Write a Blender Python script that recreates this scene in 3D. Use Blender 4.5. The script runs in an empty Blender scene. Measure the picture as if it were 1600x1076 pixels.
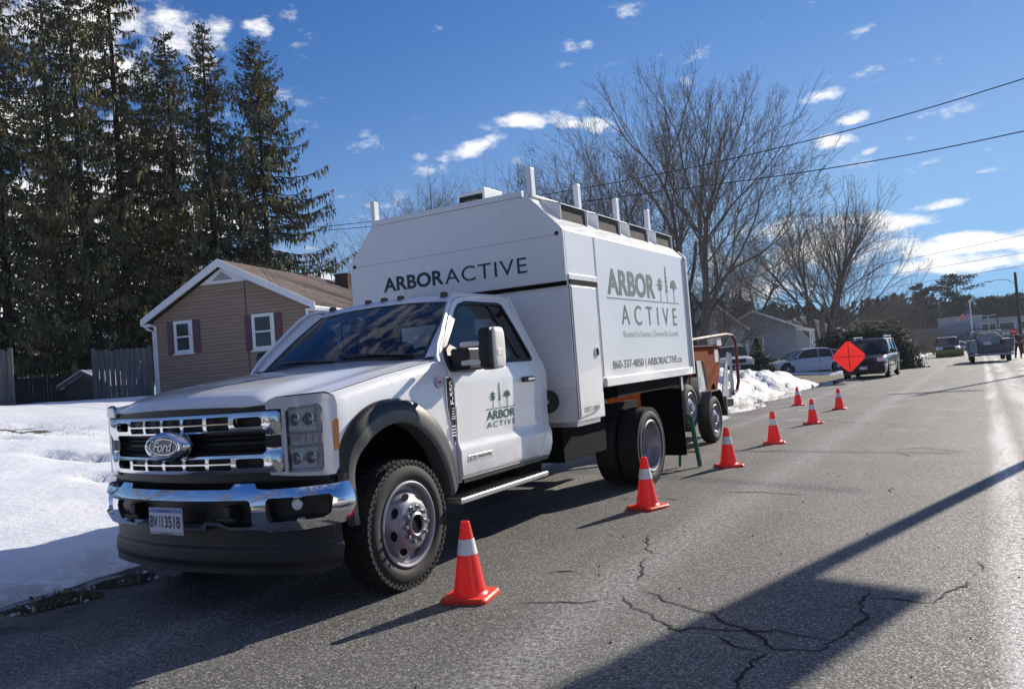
import bpy, bmesh, math, random
from math import sin, cos, pi, radians as rad, sqrt
from mathutils import Vector as V, Matrix as M, noise
from mathutils.geometry import tessellate_polygon

# ------------------------------------------------------------------ camera, sky, sun, exposure
SC = bpy.context.scene
COL = SC.collection
FPX = 1252.0                                   # focal length in photograph pixels (1600 wide)
YAW, PIT, ROL = rad(30.3), rad(1.55), rad(4.4)
CAM = V((4.30, -3.12, 1.362))
FW = V((-sin(YAW)*cos(PIT), cos(YAW)*cos(PIT), sin(PIT)))
_r = V((cos(YAW), sin(YAW), 0)); _u = _r.cross(FW)
RT = cos(ROL)*_r - sin(ROL)*_u
UP = sin(ROL)*_r + cos(ROL)*_u
cam = bpy.data.cameras.new('camera'); camo = bpy.data.objects.new('camera', cam); COL.objects.link(camo)
m = M((RT, UP, -FW)).transposed().to_4x4(); m.translation = CAM
camo.matrix_world = m
cam.sensor_width = 36; cam.lens = FPX/1600*36; cam.clip_start = .05; cam.clip_end = 3000
SC.camera = camo

SAZ, SEL = rad(16), rad(26)                    # from +Y towards +X
SUN = V((sin(SAZ)*cos(SEL), cos(SAZ)*cos(SEL), sin(SEL)))
sl = bpy.data.lights.new('sun', 'SUN'); sl.energy = 4.9; sl.angle = rad(.53); sl.color = (1, .91, .78)
so = bpy.data.objects.new('sun', sl); COL.objects.link(so)
so.rotation_euler = SUN.to_track_quat('Z', 'Y').to_euler()

W = bpy.data.worlds.new('World'); SC.world = W; W.use_nodes = True
wn = W.node_tree; wn.nodes.clear()
def N(t, kind, **kw):
    n = t.nodes.new(kind)
    for k, v in kw.items():
        if k in n.inputs.keys() if isinstance(k, str) else False: n.inputs[k].default_value = v
        else: setattr(n, k, v)
    return n
def L(t, a, b): t.links.new(a, b)
sky = N(wn, 'ShaderNodeTexSky'); sky.sky_type = 'NISHITA'; sky.sun_disc = False
sky.sun_elevation = SEL; sky.sun_rotation = SAZ; sky.air_density = 1.0; sky.dust_density = .0; sky.ozone_density = 3.0
bg = N(wn, 'ShaderNodeBackground'); bg.inputs['Strength'].default_value = .093
out = N(wn, 'ShaderNodeOutputWorld'); L(wn, bg.outputs[0], out.inputs[0])
def mth(t, op, a, b=None, clamp=False):
    n = t.nodes.new('ShaderNodeMath'); n.operation = op; n.use_clamp = clamp
    for i, x in enumerate((a, b)):
        if x is None: continue
        if isinstance(x, (int, float)): n.inputs[i].default_value = x
        else: t.links.new(x, n.inputs[i])
    return n.outputs[0]
tc = N(wn, 'ShaderNodeTexCoord'); DIR = tc.outputs['Generated']
def vm(t, op, a, b):
    n = t.nodes.new('ShaderNodeVectorMath'); n.operation = op
    for i, x in enumerate((a, b)):
        if isinstance(x, (tuple, V)): n.inputs[i].default_value = tuple(x)
        else: t.links.new(x, n.inputs[i])
    return n
def smooth(t, x, a, b):
    n = t.nodes.new('ShaderNodeMapRange'); n.interpolation_type = 'SMOOTHSTEP'
    t.links.new(x, n.inputs[0]); n.inputs[1].default_value = a; n.inputs[2].default_value = b
    return n.outputs[0]
def raydir(u, v): return (FW + RT*((u-800)/FPX) - UP*((v-538)/FPX)).normalized()
nz = N(wn, 'ShaderNodeTexNoise'); nz.inputs['Scale'].default_value = 17; nz.inputs['Detail'].default_value = 8; nz.inputs['Roughness'].default_value = .62
mp = N(wn, 'ShaderNodeMapping'); mp.inputs['Scale'].default_value = (1, 1, 2.1); L(wn, DIR, mp.inputs[0]); L(wn, mp.outputs[0], nz.inputs[0])
NZ = mth(wn, 'SUBTRACT', nz.outputs[0], .5)
# clouds: (u, v, half-width px, half-height px, tilt deg, strength) seen as directions in the sky
CL = [(745,231,62,15,14,1),(830,187,52,15,0,1),(880,190,50,11,-6,1),(945,197,52,12,-10,1),(655,242,16,8,0,.55),(812,256,26,11,0,.7),(1290,152,30,13,4,.95),
      (1335,183,24,9,6,.9),(1312,220,38,12,0,1),(1368,230,16,6,20,.7),(1420,215,14,6,0,.8),(1465,320,46,7,8,.75),(1525,268,16,4,0,.35),
      (1345,345,90,18,-3,1),(1535,378,150,20,4,1.5),(1530,410,125,17,3,1.4),(1400,385,60,14,2,1.2),(1260,400,170,34,4,.8),(1270,365,130,22,3,.8),(1470,395,90,10,0,.8),(1160,440,130,30,0,.7),
      (402,48,22,16,0,.8),(325,40,34,16,0,.85),(270,30,40,20,0,.8),(100,30,150,60,0,.8),(60,200,90,60,0,1.2),(310,100,24,26,0,.7),(230,240,90,60,0,1.2),(140,340,190,80,0,1.5),(60,450,240,70,0,1.6),(320,340,100,50,0,1.3),(170,120,70,50,0,.9),
      (520,440,60,20,0,.7),(1700,380,150,30,0,1),(-200,200,300,120,0,.8),(-200,420,300,90,0,.9)]
mask = None
for (u, v, a, b, tilt, s) in CL:
    c = raydir(u, v); ct, st = cos(rad(tilt)), sin(rad(tilt))
    ax = (RT*ct + UP*st); ay = (-RT*st + UP*ct)
    dx = mth(wn, 'MULTIPLY', vm(wn, 'DOT_PRODUCT', DIR, ax).outputs['Value'], FPX/a)
    dx = mth(wn, 'SUBTRACT', dx, c.dot(ax)*FPX/a)
    dy = mth(wn, 'MULTIPLY', vm(wn, 'DOT_PRODUCT', DIR, ay).outputs['Value'], FPX/b)
    dy = mth(wn, 'SUBTRACT', dy, c.dot(ay)*FPX/b)
    q = mth(wn, 'ADD', mth(wn, 'MULTIPLY', dx, dx), mth(wn, 'MULTIPLY', dy, dy))
    bl = mth(wn, 'SUBTRACT', 1.0, q); bl = mth(wn, 'MULTIPLY', mth(wn, 'MAXIMUM', bl, -1.0), s)
    mask = bl if mask is None else mth(wn, 'MAXIMUM', mask, bl)
fwd = smooth(wn, vm(wn, 'DOT_PRODUCT', DIR, FW).outputs['Value'], .1, .3)
mk = mth(wn, 'ADD', mask, mth(wn, 'MULTIPLY', NZ, 4.6))
mk = mth(wn, 'MULTIPLY', smooth(wn, mk, .05, 1.25), fwd)
# elsewhere (behind the camera) a few loose clouds of the same kind
back = mth(wn, 'MULTIPLY', smooth(wn, NZ, .09, .2), mth(wn, 'SUBTRACT', 1.0, fwd))
mk = mth(wn, 'MAXIMUM', mk, mth(wn, 'MULTIPLY', back, .35))
# added broken deck of bright cloud overhead, out of view, to lift shade
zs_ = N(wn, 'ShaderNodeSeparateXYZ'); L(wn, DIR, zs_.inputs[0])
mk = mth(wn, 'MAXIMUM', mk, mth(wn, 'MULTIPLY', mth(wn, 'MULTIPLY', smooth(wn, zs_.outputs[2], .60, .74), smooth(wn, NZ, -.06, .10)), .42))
sr = N(wn, 'ShaderNodeSeparateColor'); L(wn, sky.outputs[0], sr.inputs[0]); cr = N(wn, 'ShaderNodeCombineColor')   # deeper blue away from the sun
L(wn, mth(wn, 'MINIMUM', sr.outputs[0], mth(wn, 'MULTIPLY', mth(wn, 'POWER', sr.outputs[0], 2.0), .33)), cr.inputs[0])
L(wn, mth(wn, 'MINIMUM', sr.outputs[1], mth(wn, 'MULTIPLY', mth(wn, 'POWER', sr.outputs[1], 1.4), .47)), cr.inputs[1]); L(wn, mth(wn, 'MULTIPLY', sr.outputs[2], 1.02), cr.inputs[2])
s2_ = N(wn, 'ShaderNodeSeparateColor'); L(wn, cr.outputs[0], s2_.inputs[0]); c2_ = N(wn, 'ShaderNodeCombineColor')   # soft shoulder towards the sun
for i_, k_ in enumerate((.034, .0117, .0035)):
    o_ = s2_.outputs[i_]; L(wn, mth(wn, 'MULTIPLY', mth(wn, 'DIVIDE', o_, mth(wn, 'ADD', 1.0, mth(wn, 'MULTIPLY', mth(wn, 'MULTIPLY', o_, o_), k_))), (.80, .90, .93)[i_]), c2_.inputs[i_])
skyc = c2_.outputs[0]
mixn = N(wn, 'ShaderNodeMix'); mixn.data_type = 'RGBA'
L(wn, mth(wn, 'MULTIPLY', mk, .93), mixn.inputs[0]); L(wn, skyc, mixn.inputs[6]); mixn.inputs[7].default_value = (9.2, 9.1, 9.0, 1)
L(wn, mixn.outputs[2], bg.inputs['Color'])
SC.view_settings.view_transform = 'Standard'; SC.view_settings.look = 'None'; SC.view_settings.gamma = 1
SC.view_settings.exposure = 0.45
SC.render.engine = 'CYCLES'

# ------------------------------------------------------------------ helpers
def onp(u, v, ax, val):
    d = FW*FPX + RT*(u-800) - UP*(v-538); i = 'xyz'.index(ax)
    return CAM + d*((val-CAM[i])/d[i])
def at(u, v, dep): return CAM + (FW + RT*((u-800)/FPX) - UP*((v-538)/FPX))*dep
def G(x, y):
    z = -.012*max(0, min(y, 160)-6)
    if x < -1.6: z += min(1.3, .07*(-1.6-x))
    return z
def gnd(u, v, dz=0):
    d = FW + RT*((u-800)/FPX) - UP*((v-538)/FPX); t = .5
    while t < 400:
        p = CAM + d*t
        if p.z < G(p.x, p.y)+dz: break
        t *= 1.01
    a, b = t/1.01, t
    for _ in range(30):
        c = (a+b)/2; p = CAM + d*c
        if p.z < G(p.x, p.y)+dz: b = c
        else: a = c
    return CAM + d*b
def tag(o, label=None, cat=None, group=None, kind=None):
    if label: o['label'] = label
    if cat: o['category'] = cat
    if group: o['group'] = group
    if kind: o['kind'] = kind
    return o
def empty(name, loc=(0, 0, 0), rz=0, label=None, cat=None, group=None):
    o = bpy.data.objects.new(name, None); COL.objects.link(o); o.location = loc; o.rotation_euler = (0, 0, rz); o.empty_display_size = .2
    return tag(o, label, cat, group)
def dup(root, loc=None, rz=None, label=None, parent=None, scale=None):
    r = root.copy(); COL.objects.link(r)
    if parent: r.parent = parent
    if loc is not None: r.location = loc
    if rz is not None: r.rotation_euler = (0, 0, rz)
    if scale is not None: r.scale = scale if isinstance(scale, tuple) else (scale,)*3
    if label: r['label'] = label
    for ch in list(root.children): dup(ch, parent=r)
    return r
class MB:
    def __init__(s): s.v = []; s.f = []; s.mi = []
    def add(s, vs, fs, mi=0):
        n = len(s.v); s.v += [tuple(p) for p in vs]; s.f += [tuple(i+n for i in f) for f in fs]; s.mi += [mi]*len(fs); return s
    def box(s, c, d, rot=None, mi=0):
        vs = []
        for k in range(8):
            p = V(((k & 1)-.5, ((k >> 1) & 1)-.5, ((k >> 2) & 1)-.5)); p = V((p.x*d[0], p.y*d[1], p.z*d[2]))
            if rot is not None: p = rot @ p
            vs.append(p+V(c))
        return s.add(vs, [(0, 2, 3, 1), (4, 5, 7, 6), (0, 1, 5, 4), (2, 6, 7, 3), (0, 4, 6, 2), (1, 3, 7, 5)], mi)
    def bb(s, x0, x1, y0, y1, z0, z1, mi=0): return s.box(((x0+x1)/2, (y0+y1)/2, (z0+z1)/2), (abs(x1-x0), abs(y1-y0), abs(z1-z0)), mi=mi)
    def tube(s, pts, r, n=8, caps=True, mi=0):
        pts = [V(p) for p in pts]
        if not isinstance(r, (list, tuple)): r = [r]*len(pts)
        rings = []; prev = None
        for i, p in enumerate(pts):
            d = (pts[min(i+1, len(pts)-1)]-pts[max(i-1, 0)])
            d = d.normalized() if d.length > 1e-9 else V((0, 0, 1))
            if prev is None:
                a = d.orthogonal().normalized()
            else:
                a = prev - d*prev.dot(d); a = a.normalized() if a.length > 1e-6 else d.orthogonal().normalized()
            prev = a; b = d.cross(a)
            rings.append([p + (a*cos(2*pi*k/n)+b*sin(2*pi*k/n))*r[i] for k in range(n)])
        vs = [q for R_ in rings for q in R_]; fs = []
        for i in range(len(rings)-1):
            for k in range(n): fs.append((i*n+k, i*n+(k+1) % n, (i+1)*n+(k+1) % n, (i+1)*n+k))
        if caps: fs.append(tuple(range(n))[::-1]); fs.append(tuple((len(rings)-1)*n+k for k in range(n)))
        return s.add(vs, fs, mi)
    def lathe(s, prof, c, ax=(0, 0, 1), n=24, mi=0, caps=False):
        ax = V(ax).normalized(); a = ax.orthogonal().normalized(); b = ax.cross(a); c = V(c)
        vs = [c+ax*h+(a*cos(2*pi*k/n)+b*sin(2*pi*k/n))*r for (r, h) in prof for k in range(n)]; fs = []
        for i in range(len(prof)-1):
            for k in range(n): fs.append((i*n+k, i*n+(k+1) % n, (i+1)*n+(k+1) % n, (i+1)*n+k))
        if caps: fs.append(tuple(range(n))[::-1]); fs.append(tuple((len(prof)-1)*n+k for k in range(n)))
        return s.add(vs, fs, mi)
    def prism(s, poly, ax, a, b, mi=0):
        def P(p, h): return (h, p[0], p[1]) if ax == 'x' else ((p[0], h, p[1]) if ax == 'y' else (p[0], p[1], h))
        n = len(poly); vs = [P(p, a) for p in poly]+[P(p, b) for p in poly]
        fs = [tuple(range(n)), tuple(range(2*n-1, n-1, -1))]+[(i, i+n, (i+1) % n+n, (i+1) % n) for i in range(n)]
        return s.add(vs, fs, mi)
    def grid(s, fn, nu, nv, mi=0):
        vs = [fn(i/nu, j/nv) for j in range(nv+1) for i in range(nu+1)]
        return s.add(vs, [(j*(nu+1)+i, j*(nu+1)+i+1, (j+1)*(nu+1)+i+1, (j+1)*(nu+1)+i) for j in range(nv) for i in range(nu)], mi)
    def build(s, name, mat, parent=None, bev=0, ang=35, fix=True, seg=2, thick=None, flat=False):
        me = bpy.data.meshes.new(name); me.from_pydata(s.v, [], s.f)
        for mm in (mat if isinstance(mat, (list, tuple)) else [mat]): me.materials.append(mm)
        if isinstance(mat, (list, tuple)): me.polygons.foreach_set('material_index', s.mi)
        if fix or thick:
            bm = bmesh.new(); bm.from_mesh(me)
            if fix: bmesh.ops.recalc_face_normals(bm, faces=bm.faces)
            if thick: solidify(bm, thick)
            bm.to_mesh(me); bm.free()
        if not flat: me.shade_smooth()
        if not flat and not bev: me.set_sharp_from_angle(angle=rad(ang))
        o = bpy.data.objects.new(name, me); COL.objects.link(o)
        if parent is not None: o.parent = parent
        if bev:
            q = o.modifiers.new('bevel', 'BEVEL'); q.width = bev; q.segments = seg; q.limit_method = 'ANGLE'; q.angle_limit = rad(38); q.harden_normals = True
        return o
def solidify(bm, th):
    """give an open sheet a thickness, with its own rim"""
    bm.normal_update(); bm.verts.ensure_lookup_table()
    vs = list(bm.verts); fs = list(bm.faces); be = [e for e in bm.edges if e.is_boundary]
    new = {v: bm.verts.new(v.co-v.normal*th) for v in vs}
    rim = []
    for e in be:
        l = e.link_loops[0]; rim.append((l.vert, l.link_loop_next.vert))
    for f in fs: bm.faces.new([new[v] for v in reversed(f.verts)]).material_index = f.material_index
    for a, b in rim: bm.faces.new((b, a, new[a], new[b]))
def panel(name, mat, parent, outer, holes, fn, us=(), vs=(), out=(1, 0, 0), thick=.012, bev=0, ang=35):
    """flat outline with holes, cut along u/v lines, mapped by fn to 3-D"""
    loops = [[V((p[0], p[1], 0)) for p in l] for l in [outer]+list(holes)]
    flatp = [p for l in loops for p in l]
    tris = tessellate_polygon(loops)
    bm = bmesh.new(); bv = [bm.verts.new(p) for p in flatp]
    for t in tris:
        try: bm.faces.new([bv[i] for i in t])
        except ValueError: pass
    for ax, cuts in ((0, us), (1, vs)):
        for c in cuts:
            co = [0, 0, 0]; no = [0, 0, 0]; co[ax] = c; no[ax] = 1
            bmesh.ops.bisect_plane(bm, geom=bm.verts[:]+bm.edges[:]+bm.faces[:], plane_co=co, plane_no=no, dist=1e-6)
    bmesh.ops.remove_doubles(bm, verts=bm.verts, dist=1e-5)
    for v in bm.verts: v.co = V(fn(v.co.x, v.co.y))
    bmesh.ops.recalc_face_normals(bm, faces=bm.faces); bm.normal_update()
    s_ = sum((f.normal.dot(V(out))*f.calc_area() for f in bm.faces))
    if s_ < 0: bmesh.ops.reverse_faces(bm, faces=bm.faces)
    if thick: solidify(bm, thick)
    for f in bm.faces: f.smooth = True
    me = bpy.data.meshes.new(name); bm.to_mesh(me); bm.free(); me.materials.append(mat); me.shade_smooth()
    if not bev: me.set_sharp_from_angle(angle=rad(ang))
    o = bpy.data.objects.new(name, me); COL.objects.link(o)
    if parent is not None: o.parent = parent
    if bev:
        q = o.modifiers.new('bevel', 'BEVEL'); q.width = bev; q.segments = 2; q.limit_method = 'ANGLE'; q.angle_limit = rad(50); q.harden_normals = True
    return o
def rrect(x0, x1, y0, y1, r, n=5):
    r = min(r, abs(x1-x0)/2-1e-4, abs(y1-y0)/2-1e-4); P = []
    for cx, cy, a0 in ((x1-r, y1-r, 0), (x0+r, y1-r, 90), (x0+r, y0+r, 180), (x1-r, y0+r, 270)):
        for k in range(n+1): a = rad(a0+90*k/n); P.append((cx+r*cos(a), cy+r*sin(a)))
    return P
def rng(a, b, n): return [a+(b-a)*i/n for i in range(n+1)]
def interp(x, pts):
    if x <= pts[0][0]: return pts[0][1]
    for (a, b), (c, d) in zip(pts, pts[1:]):
        if x <= c: return b+(d-b)*(x-a)/(c-a)
    return pts[-1][1]
def sinterp(x, pts):
    if x <= pts[0][0]: return pts[0][1]
    for (a, b), (c, d) in zip(pts, pts[1:]):
        if x <= c:
            t = (x-a)/(c-a); return b+(d-b)*t
    return pts[-1][1]
def text(name, body, mat, parent, fn, w=None, h=None, off=0.0, thick=.002, space=1.0, shear=0, out=None, align='LEFT'):
    """letters as a mesh; fn maps (0..w, 0..h) to 3-D"""
    cu = bpy.data.curves.new(name, 'FONT'); cu.body = body; cu.size = 1; cu.offset = off; cu.space_character = space; cu.shear = shear; cu.resolution_u = 6; cu.align_x = align
    to = bpy.data.objects.new(name, cu); COL.objects.link(to)
    dg = bpy.context.evaluated_depsgraph_get(); me = bpy.data.meshes.new_from_object(to.evaluated_get(dg))
    COL.objects.unlink(to); bpy.data.objects.remove(to)
    xs = [v.co.x for v in me.vertices]; ys = [v.co.y for v in me.vertices]
    x0, x1, y0, y1 = min(xs), max(xs), min(ys), max(ys)
    sx = w/(x1-x0); sy = (h/(y1-y0)) if h else sx
    bm = bmesh.new(); bm.from_mesh(me)
    if fn.__name__ == 'curved':
        for c in rng(x0, x1, 10)[1:-1]: bmesh.ops.bisect_plane(bm, geom=bm.verts[:]+bm.edges[:]+bm.faces[:], plane_co=(c, 0, 0), plane_no=(1, 0, 0))
    for v in bm.verts: v.co = V(fn((v.co.x-x0)*sx, (v.co.y-y0)*sy))
    if out is not None:
        bm.normal_update()
        s_ = sum(f.normal.dot(V(out)) for f in bm.faces)
        if s_ < 0: bmesh.ops.reverse_faces(bm, faces=bm.faces)
    bm.to_mesh(me); bm.free(); me.materials.clear(); me.materials.append(mat)
    o = bpy.data.objects.new(name, me); COL.objects.link(o)
    if parent is not None: o.parent = parent
    return o

# ------------------------------------------------------------------ materials
def mat(name, col=(.5, .5, .5), rough=.5, metal=0, coat=0, nscale=0, namt=.0, bump=0, bscale=None, detail=4, emit=None, spec=None, alpha=None):
    mt = bpy.data.materials.new(name); mt.use_nodes = True; t = mt.node_tree; b = t.nodes['Principled BSDF']
    b.inputs['Base Color'].default_value = (*col, 1); b.inputs['Roughness'].default_value = rough; b.inputs['Metallic'].default_value = metal
    if coat: b.inputs['Coat Weight'].default_value = coat; b.inputs['Coat Roughness'].default_value = .03
    if spec is not None: b.inputs['Specular IOR Level'].default_value = spec
    if nscale or bump:
        c = N(t, 'ShaderNodeTexCoord'); n = N(t, 'ShaderNodeTexNoise'); n.inputs['Scale'].default_value = nscale or bscale; n.inputs['Detail'].default_value = detail
        L(t, c.outputs['Object'], n.inputs[0])
        if namt:
            r = N(t, 'ShaderNodeMapRange'); r.inputs[1].default_value = .3; r.inputs[2].default_value = .7; r.inputs[3].default_value = 1-namt; r.inputs[4].default_value = 1+namt
            L(t, n.outputs[0], r.inputs[0])
            mx = vm(t, 'SCALE', (col[0], col[1], col[2]), (0, 0, 0)); L(t, r.outputs[0], mx.inputs[3]); L(t, mx.outputs[0], b.inputs['Base Color'])
        if bump:
            n2 = n
            if bscale: n2 = N(t, 'ShaderNodeTexNoise'); n2.inputs['Scale'].default_value = bscale; n2.inputs['Detail'].default_value = detail; L(t, c.outputs['Object'], n2.inputs[0])
            bp = N(t, 'ShaderNodeBump'); bp.inputs['Strength'].default_value = bump; bp.inputs['Distance'].default_value = .01
            L(t, n2.outputs[0], bp.inputs['Height']); L(t, bp.outputs[0], b.inputs['Normal'])
    if emit: b.inputs['Emission Color'].default_value = (*emit[:3], 1); b.inputs['Emission Strength'].default_value = emit[3]
    return mt
def nt(m_): return m_.node_tree, m_.node_tree.nodes['Principled BSDF']
def ramp(t, x, stops):
    r = t.nodes.new('ShaderNodeValToRGB'); e = r.color_ramp.elements
    while len(e) < len(stops): e.new(.5)
    for k, (p, c) in enumerate(stops): e[k].position = p; e[k].color = (*c, 1)
    t.links.new(x, r.inputs[0]); return r.outputs[0]
def noi(t, vec, scale, detail=4, rough=.5, dist=0):
    n = t.nodes.new('ShaderNodeTexNoise'); n.inputs['Scale'].default_value = scale; n.inputs['Detail'].default_value = detail; n.inputs['Roughness'].default_value = rough; n.inputs['Distortion'].default_value = dist
    t.links.new(vec, n.inputs[0]); return n.outputs[0]
def mixc(t, f, a, b, blend='MIX'):
    n = t.nodes.new('ShaderNodeMix'); n.data_type = 'RGBA'; n.blend_type = blend
    for i, x in ((0, f), (6, a), (7, b)):
        if isinstance(x, (int, float)): n.inputs[i].default_value = x
        elif isinstance(x, tuple): n.inputs[i].default_value = (*x[:3], 1)
        else: t.links.new(x, n.inputs[i])
    return n.outputs[2]
def paintmat(name, col, rough, coat, wave, zlo):
    """vehicle paint with slight waviness and road-salt film on the lower panels"""
    m_ = mat(name, col, rough, coat=coat); t, b = nt(m_); c = N(t, 'ShaderNodeTexCoord').outputs['Object']; sp = N(t, 'ShaderNodeSeparateXYZ'); L(t, c, sp.inputs[0])
    st = N(t, 'ShaderNodeMapping'); st.inputs['Scale'].default_value = (3, 3, 1); L(t, c, st.inputs[0])
    film = mth(t, 'MULTIPLY', smooth(t, sp.outputs[2], zlo, .45), smooth(t, noi(t, c, 5, 7, .7), .34, .66))
    runs = mth(t, 'MULTIPLY', smooth(t, noi(t, st.outputs[0], 3.2, 7, .7), .58, .74), .16)
    spk = mth(t, 'MULTIPLY', smooth(t, noi(t, c, 70, 3, .6), .62, .70), mth(t, 'MULTIPLY', smooth(t, sp.outputs[2], zlo+.5, .5), .4))
    f = mth(t, 'MAXIMUM', mth(t, 'MAXIMUM', mth(t, 'MULTIPLY', film, .55), runs), spk, True)
    L(t, mixc(t, f, col, (.36, .33, .29)), b.inputs['Base Color']); L(t, mth(t, 'ADD', rough, mth(t, 'MULTIPLY', f, .5)), b.inputs['Roughness']); L(t, mth(t, 'MULTIPLY', mth(t, 'SUBTRACT', 1.0, f), coat), b.inputs['Coat Weight'])
    bp = N(t, 'ShaderNodeBump'); bp.inputs['Strength'].default_value = wave; bp.inputs['Distance'].default_value = .06; L(t, noi(t, c, 1.4, 1, .3), bp.inputs['Height']); L(t, bp.outputs[0], b.inputs['Normal']); L(t, bp.outputs[0], b.inputs['Coat Normal'])
    return m_
paint = paintmat('white_paint', (.80, .81, .82), .28, .8, .05, 1.0)
boxpaint = paintmat('box_paint', (.77, .78, .78), .30, .5, .32, 1.35)
dirty = mat('dirty_white', (.76, .74, .69), .5, nscale=5, namt=.12)
blackp = mat('black_plastic', (.009, .0095, .011), .45, nscale=60, namt=.2, bump=.1)
greyp = mat('grey_plastic', (.085, .087, .092), .55, nscale=90, namt=.15, bump=.15, bscale=200)
chassis = mat('chassis_black', (.005, .005, .006), .9, nscale=12, namt=.3, spec=.15)
chrome = mat('chrome', (.82, .83, .85), .07, metal=1)
chromed = mat('dull_chrome', (.78, .79, .82), .13, metal=1)
steel = mat('steel', (.32, .33, .35), .38, metal=.8, nscale=20, namt=.15)
alu = mat('aluminium', (.5, .5, .5), .4, metal=.9, nscale=30, namt=.1)
rimgrey = mat('rim_grey', (.27, .265, .31), .42, metal=.35, nscale=14, namt=.12)
rubber = mat('rubber', (.022, .022, .023), .75, nscale=35, namt=.25, bump=.3, bscale=120)
amber = mat('amber_lens', (.75, .22, .02), .15, coat=.6)
green = mat('logo_green', (.015, .10, .065), .45)
ink = mat('logo_dark', (.012, .035, .042), .45)
pale = mat('logo_pale', (.36, .42, .42), .5)
gold = mat('flag', (.6, .05, .06), .8)
def translucent(m_, w, col):
    """thin plastic or cloth that lets some sun through from behind"""
    t, b = nt(m_); o = [n for n in t.nodes if n.type == 'OUTPUT_MATERIAL'][0]; tr = N(t, 'ShaderNodeBsdfTranslucent'); tr.inputs[0].default_value = (*col, 1)
    mx = N(t, 'ShaderNodeMixShader'); mx.inputs[0].default_value = w; L(t, b.outputs[0], mx.inputs[1]); L(t, tr.outputs[0], mx.inputs[2]); L(t, mx.outputs[0], o.inputs[0])
def glassmat(name, tint, op):
    mt = bpy.data.materials.new(name); mt.use_nodes = True; t = mt.node_tree; t.nodes.clear()
    o = N(t, 'ShaderNodeOutputMaterial'); g = N(t, 'ShaderNodeBsdfGlossy'); g.inputs['Roughness'].default_value = .02
    tr = N(t, 'ShaderNodeBsdfTransparent'); tr.inputs[0].default_value = (*tint, 1)
    d = N(t, 'ShaderNodeBsdfDiffuse'); d.inputs[0].default_value = (.01, .015, .018, 1)
    m1 = N(t, 'ShaderNodeMixShader'); m1.inputs[0].default_value = op; L(t, tr.outputs[0], m1.inputs[1]); L(t, d.outputs[0], m1.inputs[2])
    fr = N(t, 'ShaderNodeFresnel'); fr.inputs[0].default_value = 1.55
    m2 = N(t, 'ShaderNodeMixShader'); L(t, mth(t, 'MULTIPLY', fr.outputs[0], 1.25, True), m2.inputs[0]); L(t, m1.outputs[0], m2.inputs[1]); L(t, g.outputs[0], m2.inputs[2])
    L(t, m2.outputs[0], o.inputs[0]); return mt
wsglass = glassmat('windshield_glass', (.74, .84, .82), .04)
glass = glassmat('tinted_glass', (.60, .68, .68), .08)
clear = glassmat('clear_lens', (.92, .94, .97), .0)
darkglass = mat('dark_glass', (.012, .016, .02), .05, coat=.5)
cloth = mat('seat_cloth', (.04, .042, .048), .9)

greens = mat('logo_green_glare', (.050, .125, .10), .5); greent = mat('logo_tree_glare', (.10, .175, .15), .5); inks = mat('logo_dark_glare', (.055, .075, .075), .5)  # box-side lettering: base colours lightened to paint in the glare
# ------------------------------------------------------------------ ground, road, snow
def fbm(x, y, s=1.0, o=4): return noise.fractal(V((x*s, y*s, 3.7)), 1.0, 2.0, o)
def xl(y): return -1.42 + .10*fbm(0, y, .5) + (.0 if y < 12 else .012*(y-12) if y < 32 else .24)      # left edge of the asphalt
def xr(y): return 6.3 - .75*min(1, max(0, (y-6)/8)) + .25*fbm(9, y, .3)
YS = [-14+i*.35 for i in range(60)] + [7+i*.8 for i in range(40)] + [39+i*4 for i in range(12)] + [90, 110, 140, 180]
mt = mat('lawn_soil', (.09, .078, .05), .95); t, b = nt(mt)
c = N(t, 'ShaderNodeTexCoord').outputs['Object']
L(t, ramp(t, noi(t, c, 1.1, 8, .65), [(.3, (.035, .03, .022)), (.5, (.10, .085, .045)), (.7, (.16, .145, .06))]), b.inputs['Base Color'])
bp = N(t, 'ShaderNodeBump'); bp.inputs['Strength'].default_value = .6; bp.inputs['Distance'].default_value = .03; L(t, noi(t, c, 40, 6), bp.inputs['Height']); L(t, bp.outputs[0], b.inputs['Normal'])
soil = mt
g = MB(); gx = [-420, -300, -180, -90, -50, -35, -28, -24, -20.3, -18, -14, -10, -7, -5, -3.5, -2.5, -1.6, 0, 3, 6, 7, 10, 16, 30, 60, 120, 250, 420]
gy = [-200, -80, -30, -14, -6, 0, 3, 6, 9, 12, 16, 20, 25, 30, 35, 40, 50, 60, 80, 110, 160, 260, 420]
vs = [(x, y, G(x, y)-.035) for y in gy for x in gx]; nx = len(gx)
g.add(vs, [(j*nx+i, j*nx+i+1, (j+1)*nx+i+1, (j+1)*nx+i) for j in range(len(gy)-1) for i in range(nx-1)])
tag(g.build('ground', soil), kind='structure')

mt = mat('asphalt', (.08, .08, .08), .8, spec=.5); t, b = nt(mt)
c = N(t, 'ShaderNodeTexCoord').outputs['Object']
sep = N(t, 'ShaderNodeSeparateXYZ'); L(t, c, sep.inputs[0]); X, Y = sep.outputs[0], sep.outputs[1]
big = noi(t, c, .55, 6, .6); fine = noi(t, c, 80, 4, .65); mid = noi(t, c, 28, 5, .7)
vo = N(t, 'ShaderNodeTexVoronoi'); vo.inputs['Scale'].default_value = 125; L(t, c, vo.inputs[0])
vs_ = N(t, 'ShaderNodeSeparateColor'); L(t, vo.outputs['Color'], vs_.inputs[0]); speck = smooth(t, vs_.outputs[0], .60, .95); darkst = smooth(t, vs_.outputs[1], .55, .3)
strch = N(t, 'ShaderNodeMapping'); strch.inputs['Scale'].default_value = (1.3, .12, 1); L(t, c, strch.inputs[0])
streak = noi(t, strch.outputs[0], 1.6, 7, .65)
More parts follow.
